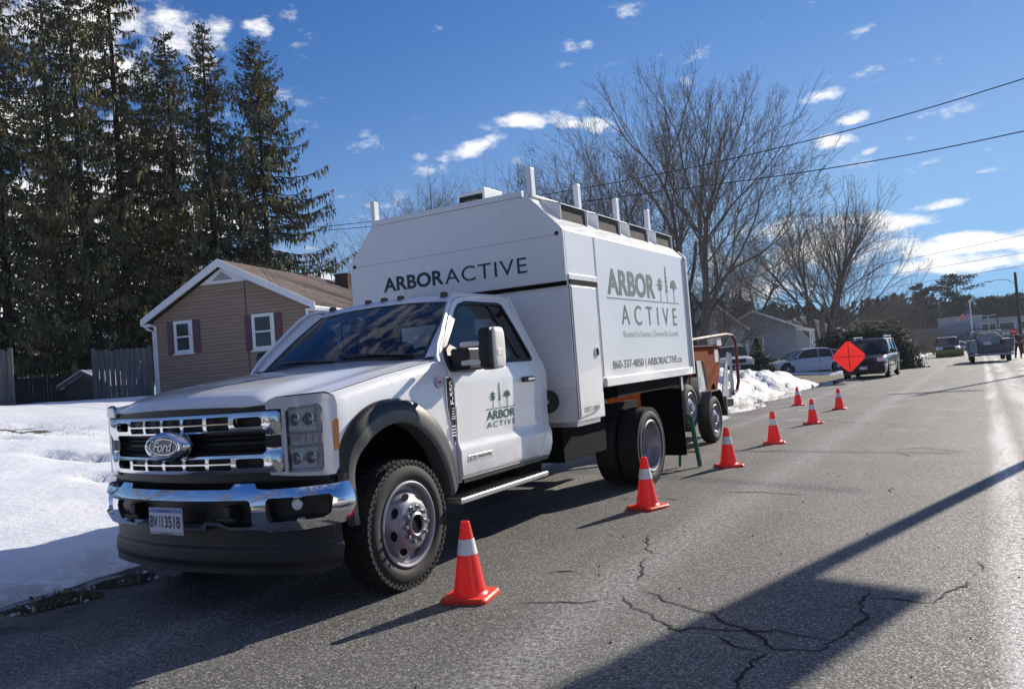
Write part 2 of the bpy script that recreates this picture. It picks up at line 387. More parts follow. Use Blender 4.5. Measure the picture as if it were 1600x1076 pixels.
base = mixc(t, smooth(t, big, .32, .68), (.078, .077, .076), (.175, .17, .158))
pv = N(t, 'ShaderNodeTexVoronoi'); pv.inputs['Scale'].default_value = .16; pv.feature = 'F1'; wob = N(t, 'ShaderNodeVectorMath'); wob.operation = 'ADD'; L(t, c, wob.inputs[0]); nc = N(t, 'ShaderNodeTexNoise'); nc.inputs['Scale'].default_value = .8; nc.inputs['Detail'].default_value = 6; L(t, c, nc.inputs[0]); L(t, nc.outputs['Color'], wob.inputs[1]); L(t, wob.outputs[0], pv.inputs[0])
pvs = N(t, 'ShaderNodeSeparateColor'); L(t, pv.outputs['Color'], pvs.inputs[0])
base = mixc(t, mth(t, 'MULTIPLY', pvs.outputs[0], .42), base, (.062, .062, .064))
base = mixc(t, mth(t, 'MULTIPLY', smooth(t, streak, .45, .75), .55), base, (.23, .225, .21))
base = mixc(t, mth(t, 'MULTIPLY', smooth(t, mid, .42, .72), .45), base, (.22, .215, .20))
base = mixc(t, mth(t, 'MULTIPLY', speck, .75), base, (.50, .48, .44)); base = mixc(t, mth(t, 'MULTIPLY', darkst, .6), base, (.018, .018, .019))
base = mixc(t, mth(t, 'MULTIPLY', smooth(t, fine, .50, .66), .7), base, (.018, .016, .017))
# dried road salt and grit: tracks along x = 4.4 and 5.4, and broken patches
def band(x0, w, wob):
    wv = N(t, 'ShaderNodeCombineXYZ'); L(t, Y, wv.inputs[1]); n_ = noi(t, wv.outputs[0], .12, 3)
    d = mth(t, 'ABSOLUTE', mth(t, 'SUBTRACT', mth(t, 'SUBTRACT', X, x0), mth(t, 'MULTIPLY', mth(t, 'SUBTRACT', n_, .5), wob)))
    return smooth(t, d, w, 0)
salt = mth(t, 'ADD', mth(t, 'MULTIPLY', band(4.42, .20, .35), 1.1), mth(t, 'MULTIPLY', band(4.95, .40, .5), .95))
salt = mth(t, 'ADD', salt, mth(t, 'MULTIPLY', smooth(t, X, 5.3, 6.4), .8))
salt = mth(t, 'MULTIPLY', salt, smooth(t, mth(t, 'ADD', mid, mth(t, 'MULTIPLY', streak, .8)), .72, .98))
patch = mth(t, 'MULTIPLY', smooth(t, noi(t, c, .9, 8, .75), .54, .70), smooth(t, Y, 4, 14))
tw = mth(t, 'MULTIPLY', mth(t, 'ADD', band(2.35, .35, .6), band(.2, .3, .6)), mth(t, 'MULTIPLY', smooth(t, mid, .4, .7), .5))
salt = mth(t, 'MAXIMUM', mth(t, 'MAXIMUM', salt, mth(t, 'MULTIPLY', patch, .5)), tw, True)
base = mixc(t, salt, base, (.62, .61, .60))
# wet, muddy gutter beside the snow
wet = mth(t, 'MULTIPLY', smooth(t, mth(t, 'ADD', X, mth(t, 'MULTIPLY', mth(t, 'SUBTRACT', noi(t, c, 2.2, 6, .6), .5), 1.3)), -.55, -.95), 1.0)
base = mixc(t, mth(t, 'MULTIPLY', wet, .85), base, (.018, .017, .016))
L(t, base, b.inputs['Base Color'])
rg = mth(t, 'SUBTRACT', mth(t, 'SUBTRACT', .85, mth(t, 'MULTIPLY', smooth(t, vs_.outputs[2], .6, 1.0), .4)), mth(t, 'MULTIPLY', wet, mth(t, 'MULTIPLY', smooth(t, noi(t, c, 3.4, 5), .42, .56), .5)))
L(t, rg, b.inputs['Roughness'])
bp = N(t, 'ShaderNodeBump'); bp.inputs['Distance'].default_value = .009; L(t, mth(t, 'MULTIPLY', mth(t, 'SUBTRACT', 1.0, mth(t, 'MULTIPLY', wet, .85)), .9), bp.inputs['Strength'])
L(t, mth(t, 'ADD', mth(t, 'MULTIPLY', vs_.outputs[1], .8), mth(t, 'ADD', mth(t, 'MULTIPLY', fine, .5), mth(t, 'MULTIPLY', mid, .5))), bp.inputs['Height']); L(t, bp.outputs[0], b.inputs['Normal'])
asphalt = mt
g = MB(); n_ = 12
vs = []
for y in YS:
    a, b_ = xl(y)-.25, xr(y)+(0 if y < 30 else (y-30)*.12)
    for i in range(n_+1):
        x = a+(b_-a)*i/n_; vs.append((x, y, -.012*max(0, min(y, 160)-6)+.0))
g.add(vs, [(j*(n_+1)+i, j*(n_+1)+i+1, (j+1)*(n_+1)+i+1, (j+1)*(n_+1)+i) for j in range(len(YS)-1) for i in range(n_)])
tag(g.build('road', asphalt), kind='structure')
RZ = lambda y: -.012*max(0, min(y, 160)-6)

# snow: a height field that dips under the soil where it has melted
mt = mat('snow', (.80, .84, .90), .6); t, b = nt(mt)
c = N(t, 'ShaderNodeTexCoord').outputs['Object']
b.inputs['Subsurface Weight'].default_value = .0
sp_ = N(t, 'ShaderNodeSeparateXYZ'); L(t, c, sp_.inputs[0])
nearroad = smooth(t, mth(t, 'ADD', sp_.outputs[0], mth(t, 'MULTIPLY', mth(t, 'SUBTRACT', noi(t, c, 1.7, 6), .5), 1.1)), -2.3, -1.35)
grit = mth(t, 'MULTIPLY', smooth(t, noi(t, c, 26, 6, .7), .56, .7), mth(t, 'ADD', .10, mth(t, 'MULTIPLY', nearroad, .8)))
sc_ = mixc(t, smooth(t, noi(t, c, .8, 5), .3, .7), (.74, .77, .82), (.80, .825, .86))
sc_ = mixc(t, mth(t, 'MULTIPLY', mth(t, 'MULTIPLY', nearroad, smooth(t, noi(t, c, 5.5, 7, .7), .34, .6)), .75), sc_, (.26, .24, .21))
pile_ = mth(t, 'MULTIPLY', smooth(t, sp_.outputs[1], 9, 13), smooth(t, sp_.outputs[0], -8, -5))
sc_ = mixc(t, mth(t, 'MULTIPLY', mth(t, 'MULTIPLY', pile_, smooth(t, noi(t, c, 3.1, 8, .7), .46, .62)), .7), sc_, (.40, .37, .33))
L(t, mixc(t, grit, sc_, (.16, .13, .09)), b.inputs['Base Color'])
bp = N(t, 'ShaderNodeBump'); pile = mth(t, 'MULTIPLY', smooth(t, sp_.outputs[1], 9, 13), smooth(t, sp_.outputs[0], -8, -5))
L(t, mth(t, 'ADD', .32, mth(t, 'MULTIPLY', pile, .68)), bp.inputs['Strength']); bp.inputs['Distance'].default_value = .07
L(t, mth(t, 'ADD', noi(t, c, 9, 7, .65), mth(t, 'MULTIPLY', noi(t, c, 1.6, 3), 1.0)), bp.inputs['Height']); L(t, bp.outputs[0], b.inputs['Normal'])
snowm = mt
BARE = [(q[0], q[1], q[2]) for q in [(60, 673, 1.5), (265, 672, .5), (145, 722, .35), (160, 755, .28), (80, 718, .25), (20, 690, .25), (200, 700, .3)]]
BARE = [(gnd(u, v), r) for u, v, r in BARE]
DRV = [(-3.2, 31.5), (-9, 31.5)]
def sdepth(x, y):
    d = .13+.030*fbm(x, y, .5)+.018*fbm(x+7, y, 2.1)
    e = (xl(y)-.10+.30*fbm(x*.6, y, 1.1)+.12*fbm(x, y, 3.3)+.06*fbm(x, y, 8.0)) - x           # distance in from the asphalt edge
    ramp_ = min(1, max(-1, e/.9)); d = d*max(0, ramp_)**.6 + (.07*math.exp(-((e-.7)/.4)**2)) + (e*.6 if e < 0 else 0)
    d += .62*math.exp(-((x+3.4)/1.25)**2-((y-18.5)/3.3)**2) + .5*math.exp(-((x+2.9)/.9)**2-((y-22.6)/2.2)**2)+.22*math.exp(-((x+2.3)/.5)**2-((y-14)/5)**2)
    d += (.36*fbm(x, y, .7)+.22*abs(fbm(x+5, y, 1.7))+.12*fbm(x+5, y, 3.6)+.05*fbm(x, y, 9)-.10)*math.exp(-((x+3)/2.2)**2-((y-21)/8)**2)
    for p, r in BARE:
        q = ((x-p.x)/(r*1.9))**2+((y-p.y)/(r*.75))**2
        if q < 4: d -= (.15+.12*fbm(x, y, 3.3))*math.exp(-q*1.6)
    d += .46*math.exp(-((x+2.9)/1.5)**2-((y-26.5)/2.6)**2)+.16*math.exp(-((x+1.9)/.6)**2-((y-27)/3)**2)
    if 30.5 < y < 42: d -= .5*min(1, min(y-30.5, 42-y)/1.2)*(1 if x > -9 else 0)         # cleared driveway
    return d
sx = [-1.0-.13*i for i in range(60)]; 
while sx[-1] > -120: sx.append(sx[-1]-.13*(1.045**(len(sx)-60)))
sy = [-7+.16*i for i in range(160)]
while sy[-1] < 150: sy.append(sy[-1]+.18*(1.007**(len(sy)-160)))
vs = [(x, y, G(x, y)-.034+sdepth(x, y)) for y in sy for x in sx]; nx = len(sx)
g = MB(); g.add(vs, [(j*nx+i, j*nx+i+1, (j+1)*nx+i+1, (j+1)*nx+i) for j in range(len(sy)-1) for i in range(nx-1)])
tag(g.build('snow_bank', snowm, fix=True, ang=180), kind='structure')
# right-hand verge, thin crusted snow
g = MB(); xs_ = [5.0+.25*i for i in range(50)]+[18+2*i for i in range(40)]; ys_ = [-70+2.5*i for i in range(30)]+[6+.5*i for i in range(180)]; nx = len(xs_)
def rsd(x, y):
    e = x-xr(y)+.5*fbm(x, y, .7)+.2 - (0 if y < 30 else (y-30)*.05)
    return -.05+.14*min(1, max(-.6, e))+.03*fbm(x, y, 2.5)+.045*(fbm(x, y, .8)) + .03*(y > 18)
g.add([(x, y, RZ(y)+rsd(x, y)) for y in ys_ for x in xs_], [(j*nx+i, j*nx+i+1, (j+1)*nx+i+1, (j+1)*nx+i) for j in range(len(ys_)-1) for i in range(nx-1)])
tag(g.build('snow_verge', snowm, ang=180), kind='structure')
# dead grass blades poking through the melted spots
random.seed(5); g = MB()
for p, r in BARE:
    for k in range(int(420*r)):
        a = random.uniform(0, 2*pi); q = random.random()**.6*1.3
        x = p.x+cos(a)*q*r*1.5; y = p.y+sin(a)*q*r*.6; z = G(x, y)-.03; h = random.uniform(.02, .06); w = .006
        dx, dy = random.uniform(-.06, .06), random.uniform(-.06, .06)
        z += max(0, sdepth(x, y))*.75
        g.add([(x-w, y, z), (x+w, y, z), (x+dx, y+dy, z+h)], [(0, 1, 2)])
grassm = mat('dead_grass', (.26, .21, .10), .9, nscale=3, namt=.3)
tag(g.build('dead_grass', grassm, fix=False, flat=True), 'straw-coloured dead grass poking through melted spots in the snowy yard', 'grass', kind='stuff')
# gravel and leaf litter along the gutter
g = MB()
for k in range(1500):
    y = random.uniform(-3, 16); x = xl(y)+random.gauss(.12, .16); s = random.uniform(.006, .022)
    z = RZ(y)+s*.3
    vs = [(x+s*random.uniform(.6, 1)*cos(a), y+s*random.uniform(.6, 1)*sin(a), z+(s*.2 if k2 % 2 else 0)) for k2, a in enumerate(rng(0, 2*pi, 5)[:5])]
    g.add(vs+[(x, y, z+s*.8)], [(i, (i+1) % 5, 5) for i in range(5)])
for k in range(420):
    p = (random.uniform(-1, 5.5), random.uniform(-1.5, 14)); s = random.uniform(.003, .009)
    g.add([(p[0]+s*cos(a), p[1]+s*sin(a), .002) for a in rng(0, 2*pi, 4)[:4]]+[(p[0], p[1], .002+s)], [(i, (i+1) % 4, 4) for i in range(4)])
tag(g.build('gutter_grit', mat('grit', (.13, .11, .085), .9, nscale=8, namt=.4), fix=False, flat=True), 'brown grit and leaf litter along the gutter below the snow', 'grit', kind='stuff')
# ice crumbs along the bank
g = MB()
for k in range(420):
    y = random.uniform(-2.5, 24) if k % 3 else random.uniform(-2.0, 3.5); x = xl(y)+random.gauss(.05, .22)+.05; s = random.uniform(.004, .009)*random.choice((1, 1, 1.6, 2.4))
    if random.random() < .02: s *= 2
    z = RZ(y)
    vs = [(x+s*random.uniform(.6, 1.1)*cos(a), y+s*random.uniform(.6, 1.1)*sin(a), z+h_) for h_ in (0, s*.5) for a in rng(0, 2*pi, 6)[:6]]
    g.add(vs+[(x, y, z+s*.9)], [(i, (i+1) % 6, 6+(i+1) % 6, 6+i) for i in range(6)]+[(6+i, 6+(i+1) % 6, 12) for i in range(6)])
tag(g.build('ice_crumbs', snowm, fix=False), 'lumps of dirty ice scattered at the foot of the snow bank', 'ice', kind='stuff')

# cracks in the asphalt: thin ribbons of dark filler, photograph outline laid on the road
crackm = mat('crack', (.006, .006, .007), .9)
CR = [[(1112, 925), (1105, 940), (1092, 952), (1097, 965), (1090, 972), (1070, 985), (1050, 1000)] ]
def px8(l): return [(800+a/2, 740+b/2) for a, b in l]
CR = [px8([(1118, 368), (1108, 385), (1090, 405), (1092, 425), (1108, 440), (1098, 455), (1060, 478), (1040, 492), (1030, 515), (1000, 535), (940, 556), (870, 550), (815, 545), (790, 520), (750, 500), (700, 480), (650, 462), (590, 435), (540, 425), (500, 402), (460, 380), (425, 368), (390, 362)]),
      px8([(815, 545), (770, 570), (745, 600), (720, 635), (690, 672), (660, 700)]),
      px8([(342, 378), (345, 395), (375, 418), (420, 428), (450, 455), (490, 472), (520, 490), (560, 484), (610, 496)]),
      px8([(525, 480), (600, 486), (700, 490), (740, 494), (815, 490), (870, 500), (940, 508), (1000, 524), (1030, 515)]),
      px8([(428, 190), (420, 215), (432, 238), (478, 256)]), px8([(412, 262), (405, 285), (412, 310), (404, 340)]),
      px8([(95, 308), (150, 304), (200, 303), (208, 312)]), px8([(320, 75), (400, 82), (470, 78), (540, 82), (600, 80)]),
      px8([(1108, 388), (1180, 392), (1260, 400), (1300, 402), (1320, 415)]), px8([(1300, 402), (1350, 380), (1410, 355), (1440, 330)]), px8([(1450, 265), (1468, 290), (1470, 310)]),
      px8([(640, 500), (660, 525), (700, 545), (760, 552), (815, 548)]), px8([(0, 405), (100, 400), (220, 402), (330, 388)]),
      [(1385, 700), (1440, 697), (1520, 705)], [(1400, 705), (1430, 712)], [(1225, 655), (1290, 650), (1360, 657), (1420, 655)], [(1120, 770), (1180, 768), (1260, 774)], [(1395, 760), (1390, 770)],
      [(850, 893), (905, 890)], [(1130, 700), (1190, 703), (1240, 700)]]
g = MB(); random.seed(11)
for l in CR:
    P = [onp(u, v, 'z', 0.0) for u, v in l]
    Q = []
    for a, b_ in zip(P, P[1:]):
        n = max(2, int((b_-a).length/.03))
        for i in range(n):
            p = a.lerp(b_, i/n); p += V((fbm(p.x, p.y, 6)*.035+fbm(p.x, p.y, 22)*.024, fbm(p.x+9, p.y, 6)*.035, 0)); p.z = RZ(p.y)+.004; Q.append(p)
    vs = []
    for i, p in enumerate(Q):
        d = Q[min(i+1, len(Q)-1)]-Q[max(0, i-1)]; n = V((-d.y, d.x, 0)); n = n.normalized() if n.length > 1e-7 else V((1, 0, 0))
        w = .0058*(.75+max(0, .35+1.1*fbm(p.x*1.0, p.y, 4)))*min(1, i/4, (len(Q)-1-i)/4+.15)
        w *= 1+.06*max(0, p.y)
        vs += [p-n*w, p+n*w]
    g.add(vs, [(2*i, 2*i+1, 2*i+3, 2*i+2) for i in range(len(Q)-1)])
tag(g.build('road_crack', crackm, fix=False, flat=True), kind='structure')
# meltwater film in the gutter by the driveway
mt = mat('meltwater', (.02, .022, .026), .04); pud = mt
g = MB()
for (u0, v0, a, b_) in [(1150, 640, 46, 5), (1210, 622, 40, 3.5), (1290, 600, 26, 3.5), (1262, 605, 24, 2.5), (1120, 655, 22, 4), (80, 940, 80, 12), (190, 908, 60, 9)]:
    pts = []
    for k in range(28):
        th = 2*pi*k/28; rr = 1+.25*fbm(cos(th)*1.3+u0, sin(th)*1.3, 1)
        p = gnd(u0+a*rr*cos(th), v0+b_*rr*sin(th)-.17*a*rr*cos(th)); pts.append((p.x, p.y, RZ(p.y)+.005))
    g.add(pts, [tuple(range(28))])
tag(g.build('meltwater', pud, fix=False, flat=True), kind='structure')
# ------------------------------------------------------------------ the chip truck
T = empty('chip_truck', (0, 0, 0), 0, 'white regular-cab chip truck with a tall box body parked against the snowy kerb', 'truck')
def Yf(s):
    a = abs(s); return .05+.2*s*s+(((a-.85)/.19)**2*.09 if a > .85 else 0)
def fpath(t, z, off=0.0):
    sg = 1 if t >= 0 else -1; a = abs(t)
    if a <= 1.03: p = V((t, Yf(t), z)); n = V((sg*min(.9, 2*.2*a+(max(0, a-.85)/.19**2*.18)), -1, 0)).normalized()
    else: p = V((sg*(1.03+.02*(1-math.exp(-(a-1.03)/.03))), Yf(1.03)+(a-1.03), z)); n = V((sg, -max(0, 1-(a-1.03)/.03)*.6, 0)).normalized()
    return p+n*off
ZC = [(.05, 1.258), (.075, 1.29), (.12, 1.322), (.2, 1.352), (.35, 1.385), (.6, 1.418), (1.0, 1.455), (1.5, 1.497), (1.7, 1.50)]
ZS = [(.15, 1.287), (.4, 1.312), (.57, 1.338), (.9, 1.392), (1.3, 1.445), (1.62, 1.478)]
zc = lambda y: interp(y, ZC)
zs = lambda y: interp(y, ZS)
def sm(x): x = max(0, min(1, x)); return x*x*(3-2*x)
def hood(s, t):
    s = (s*2-1)*.934; a = abs(s)
    y0 = Yf(s)+.005; y1 = 1.50+.10*s*s
    t2 = t**1.6; y = y0+(y1-y0)*t2
    dy = y-y0
    front = interp(dy, [(0, 0), (.02, .035), (.06, .062), (.14, .09), (.3, .122), (.6, .160), (1.0, .198), (1.5, .240)])
    z_mid = 1.257+front
    zshv = zs(max(.15, y))
    zf = 1.257+.031*sm((a-.70)/.05)
    zo = zf+(zshv-zf)*sm(dy/.25)
    k = sm((a-.56)/.20)
    z = z_mid*(1-k)+min(zo, z_mid)*k if dy > .002 else zf
    if .56 < a < .76: z += .004*sin((a-.56)/.2*pi)
    z -= .018*sm((a-.83)/.10)
    z -= .012*(1-k)*(a/.56)**2
    return (s, y, z)
g = MB().grid(hood, 64, 40); g.build('hood', paint, T, thick=.008)
SIDE = [(0, .80, 0), (.08, .88, -.005), (.14, .938, -.020), (.18, .965, -.042), (.22, .985, -.074), (.30, 1.003, -.15), (.40, 1.012, -.26)]
def fender(sg):
    def f(y, q):
        e = q-(zs(y)-.26); v = .4-e
        if v >= .4: x, z = 1.012+.004*min(1, (v-.4)/.1), q
        else:
            x = interp(v, [(a, b_) for a, b_, c_ in SIDE]); z = zs(y)+interp(v, [(a, c_) for a, b_, c_ in SIDE])
        if y < .50: x -= .02*((.50-y)/.13)**2
        return (sg*x, y, z)
    return f
tp = lambda y: zs(y)-.26+.245
arc_in = [(.49, .80), (.512, .89), (.60, .985), (.76, 1.055), (.93, 1.075), (1.12, 1.02), (1.31, .865), (1.40, .68), (1.45, .56)]
for sg in (1, -1):
    outl = [(.385, .80)]+arc_in+[(1.60, .56), (1.60, tp(1.60))]+[(y, tp(y)) for y in (1.45, 1.3, 1.1, .9, .7, .57, .45)]+[(.385, tp(.385))]
    panel('fender', paint, T, outl, [], fender(sg), rng(.4, 1.6, 24), rng(.6, 1.5, 34), out=(sg, 0, 0), thick=.01)
    # dark wheel-arch flare
    A = [(.43, .50), (.40, .66), (.385, .80), (.425, .985), (.545, 1.115), (.72, 1.195), (.94, 1.215), (1.165, 1.165), (1.365, 1.035), (1.485, .87), (1.53, .75), (1.56, .56)]
    B = [(.51, .50), (.505, .66), (.51, .80), (.55, .90), (.64, .985), (.78, 1.043), (.94, 1.06), (1.11, 1.01), (1.28, .875), (1.38, .72), (1.42, .62), (1.44, .50)]
    def arcp(P, t): 
        k = t*(len(P)-1); i = min(int(k), len(P)-2); f_ = k-i
        p0, p1, p2, p3 = P[max(i-1, 0)], P[i], P[i+1], P[min(i+2, len(P)-1)]
        return tuple(.5*((2*b_)+(-a+c_)*f_+(2*a-5*b_+4*c_-d_)*f_**2+(-a+3*b_-3*c_+d_)*f_**3) for a, b_, c_, d_ in zip(p0, p1, p2, p3))
    def fl(u, v):
        a, b_ = arcp(A, u), arcp(B, u)
        w, x = [(0, .99), (0, 1.03), (.12, 1.052), (.5, 1.066), (.85, 1.075), (1.0, 1.062), (1.02, .95)][round(v*6)]
        x_ = x-(.025*max(0, (.5-a[0])/.1))
        return (sg*x_, a[0]+(b_[0]-a[0])*w, a[1]+(b_[1]-a[1])*w)
    MB().grid(lambda u, v: fl(u, v*.5), 44, 3).build('wheel_arch_trim', blackp, T, ang=50)
    MB().grid(lambda u, v: fl(u, .5+v*.5), 44, 3).build('wheel_arch_flare', greyp, T, ang=50)
    # inner wheel housing
    def well(u, v):
        a = arcp(B, u); return (sg*(1.03-.5*v), a[0], a[1]+.02)
    MB().grid(well, 24, 2).build('wheel_housing', chassis, T)
MB().bb(-.6, .6, .35, 1.6, .62, 1.25).bb(-.95, .95, .36, .47, .62, 1.22).bb(-.92, .92, 1.47, 1.62, .6, 1.40).build('engine_bay_liner', chassis, T)

# cab side: x as a function of height
XS = [(.50, .995), (.56, 1.012), (.62, 1.028), (.78, 1.030), (.845, 1.006), (.90, 1.006), (1.1, 1.014), (1.28, 1.018), (1.35, 1.006), (1.40, .985), (1.44, .965), (1.65, .898), (1.90, .805), (1.96, .77), (2.0, .70)]
xs = lambda z: interp(z, XS)
zcut = [.56, .59, .62, .70, .78, .80, .82, .845, .87, .9, 1.0, 1.1, 1.2, 1.28, 1.31, 1.35, 1.375, 1.40, 1.42, 1.44, 1.5, 1.58, 1.65, 1.72, 1.8, 1.86, 1.9, 1.93, 1.96]
DOOR = [(1.66, .60), (1.635, .70), (1.645, .86), (1.63, 1.10), (1.60, 1.28), (1.565, 1.38), (1.56, 1.47), (1.63, 1.56), (1.97, 1.875), (2.06, 1.925), (2.16, 1.94), (2.70, 1.94), (2.76, 1.925), (2.80, 1.89), (2.945, 1.44), (2.975, 1.30), (2.975, 1.02), (2.93, .78), (2.86, .66), (2.80, .60)]
WIN = [(1.655, 1.38), (1.64, 1.50), (1.70, 1.565), (2.00, 1.825), (2.06, 1.865), (2.17, 1.89), (2.67, 1.89), (2.71, 1.875), (2.87, 1.45), (2.87, 1.425), (2.84, 1.412), (2.15, 1.412), (1.95, 1.372)]
def scl(P, d, c=None):
    """inset (d>0) or outset outline by d"""
    n = len(P); out_ = []
    A_ = sum(P[i][0]*P[(i+1) % n][1]-P[(i+1) % n][0]*P[i][1] for i in range(n)); sgn = 1 if A_ > 0 else -1
    for i in range(n):
        a, b_, c_ = V(P[i-1]), V(P[i]), V(P[(i+1) % n]); e1 = (b_-a).normalized(); e2 = (c_-b_).normalized()
        n1 = V((-e1.y, e1.x)); n2 = V((-e2.y, e2.x)); nn = (n1+n2); nn = nn/max(.3, nn.dot(n1)) if nn.length > 1e-6 else n1
        out_.append(tuple(b_+nn*d*sgn))
    return out_
for sg in (1, -1):
    sf = lambda y, z: (sg*xs(z), y, z)
    d = panel('door', paint, T, DOOR, [scl(WIN, -.012)], sf, rng(1.6, 3.0, 10), zcut, out=(sg, 0, 0), thick=.03)
    # window: black seal, tinted glass with divider bar
    panel('window_seal', blackp, d, scl(WIN, -.016), [scl(WIN, .010)], lambda y, z: (sg*(xs(z)+.003), y, z), [], zcut, out=(sg, 0, 0), thick=.02)
    panel('window_glass', glass, d, WIN, [], lambda y, z: (sg*(xs(z)-.012), y, z), rng(1.7, 2.9, 6), zcut, out=(sg, 0, 0), thick=0)
    MB().tube([(sg*(xs(1.42)-.008), 2.70, 1.42), (sg*(xs(1.885)-.006), 2.50, 1.885)], .012, 6).build('window_bar', blackp, d)
    # cab shell round the door
    CABO = [(1.612, .56), (1.612, 1.30), (1.545, 1.385), (1.535, 1.475), (1.60, 1.572), (1.95, 1.895), (2.05, 1.962), (2.16, 1.985), (2.84, 1.985), (2.875, 1.95), (3.02, 1.45), (3.045, 1.30), (3.045, .68), (2.99, .58), (2.95, .56)]
    panel('cab_side', paint, T, CABO, [scl(DOOR, -.006)], lambda y, z: (sg*(xs(z)-.001), y, z), rng(1.6, 3.0, 10), zcut, out=(sg, 0, 0), thick=.025)
    hd = MB(); px_ = lambda z: sg*xs(z)
    hd.box((sg*(xs(1.245)+.018), 2.70, 1.247), (.03, .19, .042)); o = hd.build('door_handle', blackp, d, bev=.012)
    MB().box((sg*(xs(1.245)+.036), 2.715, 1.248), (.008, .11, .022)).build('handle_trim', chrome, d, bev=.004)
    MB().box((sg*(xs(.58)+.002), 2.3, .568), (.02, 1.3, .03)).build('sill', blackp, T)
    # running board
    rb = MB().bb(sg*.90, sg*1.12, 1.47, 2.76, .435, .475); o = rb.build('running_board', alu, T, bev=.01)
    q = MB()
    for k in range(24): q.bb(sg*.97, sg*1.10, 1.50+k*.052, 1.522+k*.052, .475, .480)
    q.build('step_tread', blackp, o)
    for y in (1.65, 2.55): MB().bb(sg*.70, sg*.95, y-.03, y+.03, .45, .58).build('step_bracket', chassis, o)
    # fender vent with badge
    VEN = [(1.525, 1.325), (1.60, 1.325), (1.602, 1.15), (1.612, .95), (1.600, .83), (1.585, .84), (1.545, 1.0), (1.52, 1.10)]
    vv = panel('fender_vent', chromed, T, VEN, [], lambda y, z: (sg*(1.022), y, z), [], [], out=(sg, 0, 0), thick=.01)
    panel('vent_mesh', blackp, vv, scl(VEN, .009), [], lambda y, z: (sg*(1.025), y, z), [], [], out=(sg, 0, 0), thick=.004)
    for k in range(9): MB().bb(sg*1.025, sg*1.031, 1.535+.004*k, 1.596, .90+k*.022 if k < 4 else 1.02+(k-4)*.018, .908+k*.022 if k < 4 else 1.026+(k-4)*.018).build('vent_bar', chrome, vv)
    if sg == 1:
        text('badge_lettering', 'F-550', chrome, vv, lambda a, b_: (1.032, 1.595-b_, 1.125+a), .165, .045, .02, out=(1, 0, 0))
        text('badge_lettering', '6.7L', ink, d, lambda a, b_: (xs(.72)+.004, 1.735+a, .703+b_), .10, .028, .03, out=(1, 0, 0), shear=.2)
        MB().bb(1.029, 1.033, 1.725, 2.06, .695, .74).build('door_badge', chromed, d, bev=.002)
        text('badge_lettering', 'POWER STROKE', blackp, d, lambda a, b_: (xs(.72)+.0055, 1.85+a, .708+b_), .19, .018, .02, out=(1, 0, 0), shear=.2)
        stk = MB().lathe([(0, .002), (.042, .002), (.043, 0)], (1.0175, 1.455, 1.29), (1, 0, .0), 24, caps=False); o = stk.build('round_sticker', mat('sticker', (.50, .46, .60), .35, nscale=60, namt=.3), T)
        text('sticker_lettering', 'EMS', mat('sticker_red', (.6, .05, .08), .5), o, lambda a, b_: (1.0215, 1.432+a, 1.28+b_), .046, .022, .01, out=(1, 0, 0))
# roof
def roof(u, v):
    a = u*2-1; y = 2.10+.78*v+.055*a*a*(1-v)
    z = interp(v, [(0, 1.955), (.06, 1.985), (.2, 2.005), (.8, 2.01), (.95, 2.0), (1, 1.985)])
    z = z-.028*a*a-.03*abs(a)**7
    return (a*.795, y, z-(.012 if v == 0 else 0))
rf = MB().grid(roof, 30, 16).build('roof', paint, T, thick=.015)
for x in (-.60, -.175, 0, .175, .60):
    z = 1.992-.03*(x/.79)**2
    MB().lathe([(.034, -.01), (.034, .008), (.026, .024), (0, .03)], (x, 2.17+.05*x*x, z), (0, 0, 1), 14).build('roof_marker_lamp', mat('smoked_amber', (.10, .06, .035), .2, coat=.5) if x == -.60 else bpy.data.materials['smoked_amber'], rf)
# A pillars
def wsh(a, t, off=0):
    y = 1.47+(2.125-1.47)*t+.11*a*a*(1-.3*t); z = 1.478+(1.945-1.478)*t-.012*a*a+.018*sin(t*pi)
    x = a*(.885+(.745-.885)*t)
    return V((x, y-.6*off, z+.8*off))
ws = MB().grid(lambda u, v: wsh((u*2-1)*.93, v*.98+.005, .006), 30, 12).build('windshield', wsglass, T)
ws2 = MB()
for (a0, a1, t0, t1) in ((-.945, -.905, 0, 1), (.905, .945, 0, 1), (-.945, .945, .955, 1.0), (-.945, .945, 0, .045)):
    ws2.grid(lambda u, v: wsh(a0+(a1-a0)*u, t0+(t1-t0)*v, .009), 24, 12)
ws2.build('windshield_surround', blackp, ws, fix=False)
for sg in (1, -1):
    def ap(u, v):
        p = wsh(sg*.935, v, .008); q = V((sg*(xs(1.475+.47*v)+.001), interp(v, [(0, 1.60), (.2, 1.67), (.9, 2.0), (1, 2.08)]), interp(v, [(0, 1.478), (.9, 1.925), (1, 1.965)])))
        m_ = p.lerp(q, u); m_ += V((sg*.45, -.85, .1)).normalized()*(.016*sin(u*pi)); return m_
    MB().grid(ap, 8, 16).build('windshield_pillar', paint, T)
# cowl and wiper blades
MB().grid(lambda u, v: ((u*2-1)*.90, 1.40+.16*v+.10*(u*2-1)**2, 1.478+.008*v-.014*(u*2-1)**2), 20, 3).build('cowl_panel', blackp, T)
for x0, x1 in ((.72, .05), (.02, -.66)):
    a, b_ = wsh(x0*1.15, .02, .02), wsh(x1*1.15, .085, .025)
    MB().tube([a, a.lerp(b_, .5)+V((0, 0, .006)), b_], .008, 5).build('wiper', blackp, ws)
